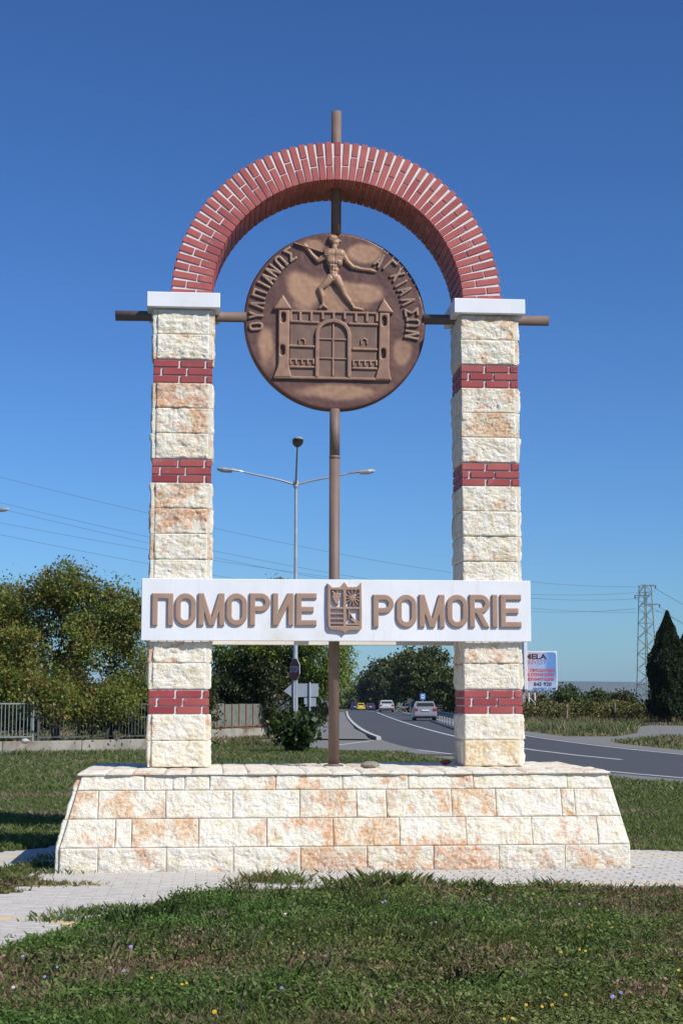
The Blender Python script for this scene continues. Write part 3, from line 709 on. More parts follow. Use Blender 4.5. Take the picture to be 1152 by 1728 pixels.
    if rot or cx or cz:
        R_=math.hypot(W_,H_)*.75; b=(cx-R_,cz-R_,cx+R_,cz+R_)
    else: b=(x0-m_,z0-m_,x1+m_,z1+m_)
    return relief(name,sdf,b,res,bev(hh,bv),matl,parent,0.,(0,y,0))
for left,lst in ((True,[('P_',118,238),('O',247,365),('M',375,523),('O',530,649),('P',660,778),('I_',788,906),('E',918,1035)]),(False,[('P',277,388),('O',399,508),('M',519,655),('O',665,777),('R',783,893),('I',900,935),('E',946,1058)])):
    for k,a,b in lst:
        bot=315 if left else 307; top=135
        x0,zb=zl(a,bot,left); x1,_=zl(b,bot,left); _,zt=zl(a,top,left)
        letter(NB,k,x0+.002,x1-.002,zb,zt,.056,.33,.023,M['letter'],bv=.008)
# crest
CR_pts=[(38,75),(52,84),(64,97),(108,96),(118,80),(127,69),(136,80),(146,95),(190,94),(203,86),(216,70),(219,200),(219,312),(209,322),(148,325),(137,331),(128,343),(117,331),(106,326),(52,320),(39,303),(36,200)]
CRP=[zl(a,b,False) for a,b in CR_pts]
def crest(X,Z):
    zz=lambda a,b: zl(a,b,False); mn=np.minimum; mx=np.maximum
    d=sd_poly(X,Z,CRP)
    def rect(a,b,c,e): 
        x0,z0=zz(a,e); x1,z1=zz(c,b); return mx(mx(x0-X,X-x1),mx(z0-Z,Z-z1))
    h=mn(mn(rect(54,112,119,200),rect(136,112,203,200)),mn(rect(54,214,119,300),rect(136,214,203,300)))
    k=.32118/ (F/15.7)      # metres per drawing unit
    fill=np.full(X.shape,1e9)
    for gx,gy in ((74,135),(88,133),(102,135),(70,148),(84,148),(98,148),(76,161),(92,161),(82,173),(90,182)):      # grapes
        c=zz(gx,gy); fill=mn(fill,np.hypot(X-c[0],Z-c[1])-9*k)
    fill=mn(fill,sd_bar(X,Z,zz(86,112),zz(88,128),5*k)); fill=mn(fill,sd_bar(X,Z,zz(60,118),zz(76,128),9*k)); 
    c=zz(170,153); fill=mn(fill,np.hypot(X-c[0],Z-c[1])-13*k)                                             # sun and rays
    for q in range(12):
        a=q*math.pi/6+.1; fill=mn(fill,sd_bar(X,Z,c,(c[0]+46*k*math.cos(a),c[1]+46*k*math.sin(a)),6.5*k))
    for yy_ in (236,262,286):                                                                              # waves
        p=[zz(54+i*8,yy_+(5 if i%2 else -4)) for i in range(9)]
        for i in range(8): fill=mn(fill,sd_bar(X,Z,p[i],p[i+1],9*k))
    for a,b,w in (((150,214),(152,262),6),((150,226),(178,268),8),((178,268),(203,284),9),((136,292),(203,292),10),((160,262),(190,288),10)): fill=mn(fill,sd_bar(X,Z,zz(*a),zz(*b),w*k))
    hole=mx(h,-fill)
    return mx(d,-hole)
relief('crest',crest,(min(p[0] for p in CRP)-.01,min(p[1] for p in CRP)-.01,max(p[0] for p in CRP)+.01,max(p[1] for p in CRP)+.01),.0034,bev(.035,.007),M['letter'],NB)
BB=thing('back_board','plain white board across the rear of the pillars behind the lettered one','board',(0,.62,2.48))
MB().box(-1.96,0,2.160-2.48,1.95,.05,2.79-2.48,.005).build('panel',M['backboard'],BB)
# ---- medallion
DX,DZ=-.014,5.562; DY=.268
ME=thing('medallion','large round bronze coloured relief disc hung inside the brick arch','medallion',(DX,DY,DZ))
def mp(zx,zy,Y=DY-.02):
    x,z=onY(390+zx*.29514,370+zy*.29514,Y); return (x-DX,z-DZ)
k_=.29514/(F/15.97)
blobs=[(745,165,85,48,.9),(735,405,105,52,.9),(705,465,80,40,.6),(400,390,95,85,1.),(390,470,60,50,.6),(600,1000,230,42,.75),(175,715,45,85,.8),(975,770,45,75,.7),(590,455,55,60,.8),(455,125,60,35,.7),(560,985,150,30,.5),(200,800,40,60,.5),(850,960,60,50,.3)]
def patina(x,z,h):
    zx=583+x/k_; zy=576-z/k_+0*x
    w=fbm(x*4,z*4,1.,3,4); t=np.zeros(np.shape(x))
    for bx_,by_,rx,ry,s_ in blobs:
        d=np.sqrt(((zx-bx_)/rx)**2+((zy-by_)/ry)**2)+w*1.6; t=np.maximum(t,s_*np.clip(1.5-d,0,.6)/.6)
    t=np.clip(t,0,1); r=np.hypot(x,z)/.96; w2=fbm(x*22,z*22,2.,5,3)
    t=np.clip(t+.28*np.clip((w+.12)*2,0,1)+w2*.3,0,1)*(r<.985)
    dark=np.array((.105,.052,.045)); mid=np.array((.175,.10,.076)); tan=np.array((.42,.275,.175))
    c=np.where(t[...,None]<.4,dark+(mid-dark)*(t[...,None]/.4),mid+(tan-mid)*((t[...,None]-.4)/.6))
    orange=np.clip(1-np.hypot((zx-462)/22,(zy-105)/14),0,1)[...,None]*.8
    return c*(1-orange)+np.array((.45,.13,.06))*orange
def tanc(a=(.38,.255,.175),b=(.25,.155,.12)):
    def f(x,z,h):
        w=np.clip(.5+1.6*fbm(x*14,z*14,4.,8,3),0,1)[...,None]; return np.array(b)+(np.array(a)-np.array(b))*w
    return f
def disc_sdf(X,Z):
    a=np.arctan2(Z,X); return np.hypot(X,Z)-(.962+.006*fbm(np.cos(a)*5+9,np.sin(a)*5+9,0,6,3))
def disc_h(x,z,s): return .0+.03*np.sqrt(np.clip(1-(1-np.clip(-s/.03,0,1))**2,0,1))-.03+.012*fbm(x*5,z*5,0,2,4)+.006*fbm(x*30,z*30,0,7,2)
relief('disc',disc_sdf,(-1,-1,1,1),.0125,disc_h,M['patina'],ME,.085,colf=patina)
MB().lathe((0,0,0),[(.955,0),(.955,.01),(.2,.02)],64).build('back_plate',M['darkmetal'],ME,loc=(0,.088,0)).rotation_euler=(-math.pi/2,0,0)
# letters round the rim
LW=.088
for kind,zx,zy in [('O',142,611),('Y',143,549),('L_',150,488),('P_',162,426),('I',187,373),('A',213,338),('N',240,294),('W_',283,243),('S_',337,200)]+[('A',850,236),('G_',908,268),('X_',948,318),('I',970,368),('A',992,408),('L_',1010,468),('S_',1030,532),('W_',1040,592),('N',1032,660)]:
    c=mp(zx,zy); ang=math.atan2(c[1],c[0])-math.pi/2; H_=.152; W_=LW if kind!='I' else .026
    if kind in('W_',): W_=.088
    letter(ME,kind,-W_/2,W_/2,-H_/2,H_/2,.0235,.33,.022,M['patina'],rot=ang,cx=c[0],cz=c[1],bv=.006,res=.0055)
for o in ME.children:
    if o.name.startswith('letter'):
        co=np.zeros(len(o.data.vertices)*3); o.data.vertices.foreach_get('co',co); co=co.reshape(-1,3)
        a=o.data.attributes.new('col','FLOAT_COLOR','POINT'); c=np.ones((len(co),4),np.float32); c[:,:3]=tanc((.37,.25,.17),(.20,.125,.10))(co[:,0],co[:,2],0); a.data.foreach_set('color',c.ravel())
# castle
def poly(*p): return [mp(*q) for q in p]
def prel(name,P,h,b=.006,res=.008,holes=None,cf=None):
    def sdf(X,Z):
        d=sd_poly(X,Z,P)
        if holes: d=np.maximum(d,-holes(X,Z))
        return d
    xs=[p[0] for p in P]; zs=[p[1] for p in P]
    return relief(name,sdf,(min(xs)-.01,min(zs)-.01,max(xs)+.01,max(zs)+.01),res,bev(h,b),M['patina'],ME,0.,colf=cf or tanc())
prel('castle_wall',poly((330,905),(335,520),(838,535),(830,915)),.008,.004,.012,cf=tanc((.23,.16,.115),(.155,.10,.085)))
def win(*cs):
    def f(X,Z):
        d=np.full(X.shape,1e9)
        for zx,zy in cs: d=np.minimum(d,sd_seg(X,Z,mp(zx,zy-10),mp(zx,zy+22))[0]-13*k_)
        return d
    return f
prel('castle_tower',poly((240,905),(262,850),(268,825),(270,520),(335,520),(330,825),(335,860),(348,905)),.036,.014,.006,win((298,556),(293,742)))
prel('castle_tower',poly((820,918),(832,870),(840,850),(845,535),(905,535),(903,850),(908,885),(917,922)),.036,.014,.006,win((873,576),(868,762)))
prel('tower_roof',poly((245,515),(244,505),(296,430),(345,508),(345,518)),.045,.02,.006)
prel('tower_roof',poly((835,532),(834,524),(870,450),(926,530),(926,540)),.045,.02,.006)
def strip(name,pts,w,h=.026,cf=None):
    P=[mp(*p) for p in pts]; ww=w*k_
    def sdf(X,Z):
        d=np.full(X.shape,1e9)
        for a,b in zip(P[:-1],P[1:]): d=np.minimum(d,sd_bar(X,Z,a,b,ww) if len(P)==2 else sd_seg(X,Z,a,b)[0]-ww/2)
        return d
    xs=[p[0] for p in P]; zs=[p[1] for p in P]; m=ww
    return relief(name,sdf,(min(xs)-m,min(zs)-m,max(xs)+m,max(zs)+m),.006,bev(h,.006),M['patina'],ME,0.,colf=tanc())
strip('parapet_rail',[(335,524),(840,538)],14); strip('parapet_rail',[(332,582),(500,590)],14,.026); strip('parapet_rail',[(668,596),(838,602)],14)
for x in (340,395,458,522,585,648,712,775,832): strip('merlon',[(x,528),(x,586 if abs(x-585)>70 else 574)],16,.028)
strip('ledge',[(330,722),(478,728)],14); strip('ledge',[(690,740),(836,745)],14)
for x0,x1,y in ((330,478,800),(690,834,808)):
    strip('ledge',[(x0,y),(x1,y+3)],9,.022); strip('ledge',[(x0,y+42),(x1,y+46)],14)
    for q in range(5): strip('merlon',[(x0+8+q*33,y-4),(x0+8+q*33,y+30)],12,.024)
strip('base_ledge',[(242,902),(916,916)],16,.030)
strip('gate_arch',[(490,895),(492,650),(502,622),(520,600),(545,587),(583,580),(620,588),(648,604),(667,632),(674,660),(674,897)],22,.036)
strip('gate_bar',[(583,592),(581,897)],11,.022); strip('gate_bar',[(500,683),(664,688)],10,.022); strip('gate_bar',[(500,793),(664,798)],10,.022)
for x in (405,760): strip('window_hood',[(x-16,712),(x-16,690),(x,680),(x+16,690),(x+16,712)],9,.024)
# spear thrower in relief
def figure():
    caps=[((578,112),(586,110),28,27),((590,128),(602,134),24,18),((588,146),(604,148),16,11),((618,118),(624,127),6,6),((590,140),(590,165),16,20),
     ((560,195),(625,198),34,34),((560,215),(618,220),30,30),((572,240),(608,245),36,34),((580,265),(592,290),32,28),((584,300),(586,335),28,28),
     ((540,208),(500,236),22,17),((496,236),(462,200),16,13),((462,200),(430,156),13,11),((430,156),(420,146),15,13),
     ((640,205),(662,240),22,18),((662,240),(692,270),17,16),((692,270),(745,284),16,11),((745,284),(798,290),11,11),((798,290),(826,298),13,7),
     ((568,335),(535,372),30,24),((535,372),(508,396),24,18),((508,396),(522,440),19,17),((522,440),(526,488),16,10),((526,488),(506,506),11,9),((526,490),(546,506),11,8),
     ((604,338),(628,385),30,25),((628,385),(648,428),24,18),((648,428),(678,470),18,15),((678,470),(702,506),13,10),((702,506),(750,516),11,8)]
    C=[(mp(*a),mp(*b),ra*k_*(.9 if ra>12 else 1),rb*k_*.92) for a,b,ra,rb in caps]
    nose=(mp(612,118),mp(620,126),7*k_,5*k_); C.append(nose)
    def ev(X,Z):
        d=np.full(X.shape,1e9); h=np.zeros(X.shape)
        for a,b,ra,rb in C:
            q,t=sd_seg(X,Z,a,b); r=ra+(rb-ra)*t; d=np.minimum(d,q-r); h=np.maximum(h,np.sqrt(np.clip(r*r-q*q,0,None)))
        return d,h
    def sdf(X,Z): return ev(X,Z)[0]
    grooves=[((590,180),(590,235)),((560,232),(620,238)),((574,245),(574,300)),((590,240),(588,318)),((606,245),(604,300)),((566,258),(612,262)),((566,278),(612,282)),((568,298),(610,302)),((560,316),(586,345)),((616,316),(588,345)),((601,113),(615,115)),((596,104),(616,106)),((602,140),(616,140))]
    G_=[(mp(*a),mp(*b)) for a,b in grooves]
    def hf(x,z,s):
        h=ev(x,z)[1]*.85+.012; h=np.where(-s<.004,h*np.clip(.55+-s/.004*.45,0,1),h)
        for a,b in G_: h=h-.007*np.exp(-(sd_seg(x,z,a,b)[0]/.0045)**2)
        hx,hz=mp(580,96); hair=np.exp(-((x-hx)/.05)**2-((z-hz)/.03)**2); hair=np.maximum(hair,np.exp(-((x-mp(562,112)[0])/.03)**2-((z-mp(562,112)[1])/.045)**2)); h=h+hair*.022*(vn(x*75,z*75)-.35)
        return h
    relief('relief_figure',sdf,(mp(400,0)[0],mp(0,530)[1],mp(850,0)[0],mp(0,75)[1]),.0058,hf,M['patina'],ME,0.,colf=tanc((.42,.285,.195),(.28,.18,.13)))
    strip('spear',[(364,136),(430,158),(522,188)],9,.034)
    for q in range(4): strip('finger',[(530,182+q*9),(562,176+q*10)],9,.058)
figure()
# ================================================================== VEGETATION
def leaf_cards(P,size,col,droop=.3,aspect=.55,sh=.0):
    """folded diamond leaves: P centres (n,3), size (n,), col (n,3) -> verts, quads, colours"""
    n=len(P); d=rng.normal(size=(n,3)); d[:,2]-=droop; d/=np.linalg.norm(d,axis=1)[:,None]
    u=rng.normal(size=(n,3)); u[:,2]*=.35; u-=d*(u*d).sum(1)[:,None]; u/=np.linalg.norm(u,axis=1)[:,None]+1e-9
    w=np.cross(d,u); s=size[:,None]
    V=np.stack([P-d*s*.5,P+u*s*aspect*.5-w*s*.06,P+d*s*.5,P-u*s*aspect*.5-w*s*.06],1).reshape(-1,3)
    return V,np.arange(4*n).reshape(n,4),np.repeat(col,4,0)
def lobes_leaves(L,n,clump=.35,per=40,size=.11,c1=(.05,.08,.018),c2=(.11,.14,.035),c3=None,shell=.55,droop=.3,f3=0,hole=0):
    """L: list of (centre, rx, ry, rz). leaf clumps fill the outer part of the lobes"""
    vol=np.array([a[1]*a[2]*a[3] for a in L])**.75; nc=max(3,n//per); pick=rng.choice(len(L),nc,p=vol/vol.sum())
    d=rng.normal(size=(nc,3)); d/=np.linalg.norm(d,axis=1)[:,None]; r=shell+(1-shell)*rng.random(nc)**.7; r*=rng.uniform(.86,1.1,nc)
    C=np.array([L[i][0] for i in pick])+d*r[:,None]*np.array([L[i][1:] for i in pick])
    if hole:
        k=fbm(C[:,0]*hole,C[:,1]*hole,C[:,2]*hole,31,3); C=C[k>-.09]
        nc=len(C)
    m=np.repeat(np.arange(nc),per); cs=clump*rng.uniform(.55,1.3,nc)
    P=C[m]+rng.normal(size=(len(m),3))*cs[m][:,None]*np.array([.55,.55,.42])
    t=np.clip(rng.normal(.5,.22,nc)[m]+rng.normal(0,.2,len(m)),0,1)[:,None]
    col=np.array(c1)*(1-t)+np.array(c2)*t
    if c3 is not None:
        q=(rng.random(nc)<f3)[m]&(rng.random(len(m))<.6); col[q]=np.array(c3)*rng.uniform(.7,1.2,(q.sum(),1))
    col*=rng.uniform(.8,1.2,(len(m),1))
    return P,size*rng.uniform(.6,1.25,len(m)),col,C
def limbs(base,C,r0,mat_,parent,k=14,fork=None):
    mb=MB(); base=Vector(base); top=sum((Vector(c) for c in C[:60]),Vector())/min(60,len(C)); 
    f=Vector(fork) if fork else base.lerp(Vector((base.x,base.y,top.z)),.42)
    p=base; 
    for q in range(4):
        nx_=base.lerp(f,(q+1)/4)+Vector((random.uniform(-1,1),random.uniform(-1,1),0))*r0*.6
        mb.tube(p-Vector((0,0,.05)),nx_,r0*(1.25-.12*q),r0*(1.13-.12*q),n=8); p=nx_
    for i in range(min(k,len(C))):
        c=Vector(C[random.randrange(len(C))]); m1=p.lerp(c,.45)+Vector((random.uniform(-1,1),random.uniform(-1,1),random.uniform(0,1)))*(c-p).length*.12
        mb.tube(p,m1,r0*.55,r0*.3,n=5); mb.tube(m1,c,r0*.3,r0*.07,n=4)
        for _ in range(2):
            c2=Vector(C[random.randrange(len(C))])
            if (c2-m1).length<(c-p).length*.8: mb.tube(m1,c2,r0*.2,r0*.05,n=4)
    return mb.build('trunk',mat_,parent)
def tree(name,label,cat,base,L,n,r0,group=None,k=14,lm='leaf',**kw):
    t=thing(name,label,cat,base,0,group); b=Vector(base)
    L=[(np.array(Vector(c)-b),rx,ry,rz) for c,rx,ry,rz in L]
    P,s,c,C=lobes_leaves(L,n,**{a:v for a,v in kw.items() if a in('clump','per','size','c1','c2','c3','f3','shell','hole')})
    V,Q,cc=leaf_cards(P,s,c,kw.get('droop',.3),kw.get('aspect',.55))
    fastmesh('crown',V,Q,M[lm],t,cc)
    limbs((0,0,0),C.tolist(),r0,M['bark'],t,k,kw.get('fork')); return t
def lob(px,py,rx,ry,D,dd=0,deep=1.):       # a crown lobe given by where it shows in the photo and its distance
    p=at(px,py,D+dd); s=D/F; return (p,rx*s,rx*s*deep,ry*s)
G1=(.06,.085,.018); G2=(.235,.26,.055); BR=(.24,.15,.05)
D=50
tree('walnut_tree','broad olive green tree with brownish leaf tips left of the left pillar','tree',foot(95,51),
  [lob(105,1000,60,52,D),lob(25,1115,50,60,D,-1.5),lob(40,1170,45,40,D,-2),lob(60,1035,80,60,D,1),lob(180,1035,60,55,D),lob(110,1090,80,60,D,-.5),lob(205,1110,48,70,D,.5),lob(165,1160,60,50,D),lob(95,1165,45,52,D,-1.5),lob(228,1040,30,38,D),lob(205,1180,25,40,D,-1),lob(90,1178,48,44,46.6),lob(200,1188,36,30,47),lob(140,1196,34,22,47),lob(235,1150,24,50,48)],
  72000,.13,k=26,clump=.36,per=36,size=.115,c1=G1,c2=G2,c3=BR,f3=.25,shell=.35,hole=.7)
tree('walnut_tree','olive green tree cut by the left edge of the picture above the grey railing','tree',foot(-70,52),
  [lob(-40,1050,70,70,52),lob(10,1040,45,60,52,1),lob(-60,1130,90,80,52),lob(18,1140,45,60,52,1),lob(0,1180,40,30,52,2)],
  40000,.14,k=14,clump=.36,per=36,size=.115,c1=G1,c2=G2,c3=BR,f3=.3,shell=.4)
tree('broadleaf_tree','bright green tree behind the name board, its leafy right edge by the central pole','tree',foot(520,70),
  [lob(468,1004,22,30,67),lob(545,1110,48,65,67),lob(470,1080,70,60,67,1),lob(400,1090,55,48,67,1.5),lob(560,1150,32,38,67,-1),lob(575,1120,18,34,67),lob(510,1150,50,40,67,2)],
  30000,.15,k=16,clump=.36,per=36,size=.15,c1=(.07,.11,.022),c2=(.24,.29,.055),shell=.5)
tree('ivy_thicket','dark vine covered thicket above the wooden board fence','thicket',foot(450,70),
  [lob(415,1160,55,40,68.5),lob(475,1180,36,55,67),lob(380,1155,45,38,68.5),lob(455,1130,55,35,68),lob(525,1200,30,25,67)],
  26000,.08,k=16,clump=.3,per=30,size=.14,c1=(.03,.045,.016),c2=(.095,.11,.04),c3=(.16,.13,.07),f3=.2,shell=.6)
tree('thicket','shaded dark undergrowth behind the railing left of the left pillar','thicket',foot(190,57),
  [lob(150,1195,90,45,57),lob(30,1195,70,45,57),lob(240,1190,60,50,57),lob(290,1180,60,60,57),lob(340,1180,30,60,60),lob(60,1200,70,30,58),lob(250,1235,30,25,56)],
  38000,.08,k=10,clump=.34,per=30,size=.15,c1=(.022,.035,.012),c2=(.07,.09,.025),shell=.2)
# trees beside the road, far away
FG1=(.04,.055,.02); FG2=(.12,.14,.05)
for i,(lab,px,D,L,n) in enumerate([
  ('tallest dark rounded tree beside the road, above the silver hatchback',712,193,[(712,1140,48,47),(700,1165,44,38),(735,1160,38,42),(690,1120,26,24),(728,1112,30,22)],15000),
  ('dark roadside tree partly hidden behind the right pillar',778,150,[(775,1165,46,42),(755,1155,28,30),(800,1170,36,36)],9000),
  ('dark roadside tree above the white car, next smaller from the tallest',652,345,[(650,1150,34,40),(640,1170,34,30),(662,1135,22,24)],9000),
  ('dark roadside tree above the red lorry',624,480,[(625,1165,26,30),(618,1180,24,20)],6000),
  ('low distant tree above the yellow car',603,700,[(603,1180,22,19),(596,1188,18,12)],4000),
  ('small distant tree at the far left end of the roadside row',588,900,[(588,1186,14,12),(582,1192,9,8)],2500)]):
    tree('roadside_tree',lab,'tree',foot(px,D),[lob(a,b,rx,ry,D,random.uniform(-2,2)) for a,b,rx,ry in L],n,.10+D*.0008,'trees along the far side of the road',lm='farleaf',clump=D*.0034,per=26,size=D*.0019,c1=FG1,c2=FG2,shell=.7,k=8,aspect=.8)
# bushes right of the pillar
for i,(lab,px,py,rx,ry,D,n,ca,cb) in enumerate([
  ('tallest rounded bush left of the fence post, right of the billboard',955,1178,28,22,112,3500,(.035,.055,.02),(.09,.12,.045)),
  ('dense bush just behind the billboard legs',905,1190,24,18,116,3000,(.04,.055,.018),(.10,.115,.04)),
  ('reedy green bush in the middle of the field hedge',1005,1182,26,20,115,3200,(.04,.055,.018),(.10,.12,.045)),
  ('grey green bush immediately left of the lattice mast',1052,1186,26,22,112,3000,(.035,.055,.025),(.085,.11,.05)),
  ('dark low bush at the foot of the cypress',1112,1188,20,20,104,2600,(.02,.035,.014),(.06,.08,.03)),
  ('olive bush at the right edge of the picture below the cypress',1165,1190,26,14,106,2500,(.05,.06,.02),(.12,.12,.05))]):
    tree('field_bush',lab,'bush',foot(px,D),[lob(px,py,rx,ry,D),lob(px-rx*.5,py+8,rx*.6,ry*.7,D),lob(px+rx*.6,py+6,rx*.6,ry*.75,D)],n,.05,'bushes in the field hedge',lm='farleaf',clump=.38,per=22,size=.24,c1=ca,c2=cb,c3=(.16,.10,.03),f3=.08,shell=.4,k=6)
def hedge():
    L=[lob(x,1198+random.uniform(-5,5),20,13+random.uniform(-3,3),108+random.uniform(-4,6)) for x in range(880,1220,16)]
    P,s,c,C=lobes_leaves(L,13000,clump=.45,per=22,size=.22,c1=(.07,.085,.03),c2=(.18,.175,.07),c3=(.20,.13,.06),f3=.25,shell=.3)
    V,Q,cc=leaf_cards(P,s,c); tag(fastmesh('hedgerow',V,Q,M['farleaf'],None,cc),'brownish green bramble hedgerow along the far field edge','hedgerow',None,'stuff')
hedge()
def cypress(lab,px,D,top,w):
    b=foot(px,D); t=thing('cypress_tree',lab,'tree',b,0,'dark cypresses at the right edge'); H=(1205-top)/F*D; Wd=w/F*D
    n=26000; u=rng.random(n)**.8; prof=np.interp(u,[0,.1,.3,.6,.75,.88,1],[.72,.9,1,.9,.62,.30,.03]); a=rng.random(n)*2*np.pi
    cl=fbm(np.cos(a)*1.8+px,np.sin(a)*1.8,u*6,5,4)
    r=Wd*prof*(.9+1.35*cl)*rng.uniform(.72,1.04,n)**.6
    P=np.stack([r*np.cos(a),r*np.sin(a),u*H*.96+.5],1); tt=rng.random(n)[:,None]; col=np.array((.014,.026,.012))*(1-tt)+np.array((.045,.065,.025))*tt
    V,Q,cc=leaf_cards(P,np.full(n,.24)*rng.uniform(.6,1.2,n),col,-1.2,.5); fastmesh('crown',V,Q,M['farleaf'],t,cc)
    MB().tube((0,0,-.1),(0,0,H*.5),.2,.1).build('trunk',M['bark'],t)
cypress('dark cypress with a pointed top right of the lattice mast',1128,100,1023,30)
cypress('dark cypress cut by the right edge of the picture',1163,102,1046,26)
# shrub with big leaves behind the plinth
def big_shrub():
    b=foot(498,46.5); t=thing('broadleaf_shrub','dark shrub with large drooping leaves in front of the street lamp post','shrub',b)
    n=1500; s=46.5/F; P=[];S=[]
    for i in range(46):
        a=random.random()*6.28; rr=random.random()**.6; top=Vector((math.cos(a)*rr*48*s*.95,math.sin(a)*rr*45*s,(random.uniform(.45,1)*(1-.35*rr))*96*s))
        mid=Vector((top.x*.35,top.y*.35,top.z*.55))
        for k in range(30):
            u=random.uniform(.15,1.04); p=(mid*2*(1-u)*u+top*u*u); j=random.gauss(0,.09); P.append((p.x+random.gauss(0,.12),p.y+random.gauss(0,.12),max(.06,p.z+random.gauss(0,.08)))); S.append(random.uniform(.14,.27))
    P=np.array(P); tt=rng.random(len(P))[:,None]; col=np.array((.018,.035,.010))*(1-tt)+np.array((.06,.095,.025))*tt
    V,Q,cc=leaf_cards(P,np.array(S),col,.9,.75); fastmesh('foliage',V,Q,M['leaf'],t,cc)
    mb=MB()
    for i in range(9): a=i*.7; mb.tube((0,0,0),(math.cos(a)*.35,math.sin(a)*.35,1.1),.02,.008,n=5)
    mb.build('stem',M['bark'],t)
big_shrub()
# ---- grass
WAY=[(p.x,p.y) for p in sub(RL,-15,180)]; RP=[(p.x,p.y) for p in offset(sub(road_c,-15,180),-4.5)]+[(p.x,p.y) for p in reversed(offset(sub(road_c,-15,180),4.6))]
LAY=[(p.x,p.y) for p in lay_poly]
def clear(x,y,soft=True):
    e=(fbm(x*1.1,y*1.1,0,2,3)*.5) if soft else 0
    p=paved(x+e*.35,y+e*.35)&paved(x,y)
    p|=(x>-2.70)&(x<2.68)&(y>-1.2)&(y<1.40)
    p|=inpoly(x,y,RP)|inpoly(x,y,side_poly)|inpoly(x,y,walk_poly)|inpoly(x,y,LAY)
    return ~p
def wedge(n,d0,d1,m=.24,pw=1.):
    d=(d0**pw+(d1**pw-d0**pw)*rng.random(n))**(1/pw); s=(rng.random(n)*2-1)*m*d
    x=CX+math.sin(YAW)*d+math.cos(YAW)*s; y=CY+math.cos(YAW)*d-math.sin(YAW)*s; return x,y,d
GA=np.array((.065,.105,.028)); GB=np.array((.165,.215,.065)); DRY=np.array((.34,.265,.185)); DRK=np.array((.06,.045,.03))
def turf_col(x,y,n,dryness=0.):
    t=rng.random(n)[:,None]; c=GA*(1-t)+GB*t; f=fbm(x*.9,y*1.3,0,40,4)+dryness; f2=fbm(x*3,y*3,0,44,2)
    dry=(rng.random(n)<np.clip((f+.03)*6+f2*2.,.14,.9)); c[dry]=(DRY*rng.uniform(.35,1.1,(dry.sum(),1)))
    return c*rng.uniform(.75,1.2,(n,1)),dry
def blades(x,y,h,w,col,lean=.5):
    n=len(x); a=rng.random(n)*2*np.pi; b=rng.random(n)*2*np.pi; l=lean*h*rng.random(n)*1.1
    z=gz(x,y); dx,dy=np.cos(a)*w/2,np.sin(a)*w/2; lx,ly=np.cos(b)*l,np.sin(b)*l
    V=np.stack([np.stack([x-dx,y-dy,z],1),np.stack([x+dx,y+dy,z],1),np.stack([x+dx*.7+lx*.35,y+dy*.7+ly*.35,z+h*.6],1),np.stack([x+lx,y+ly,z+h*(1-.15*rng.random(n))],1)],1).reshape(-1,3)
    # blade as one folded quad: base, base, mid, tip
    return V,np.arange(4*n).reshape(n,4),np.repeat(col,4,0)
def join(L):
    V=[];Q=[];C=[];k=0
    for v,q,c in L: V.append(v);Q.append(q+k);C.append(c);k+=len(v)
    return np.vstack(V),np.vstack(Q),np.vstack(C)
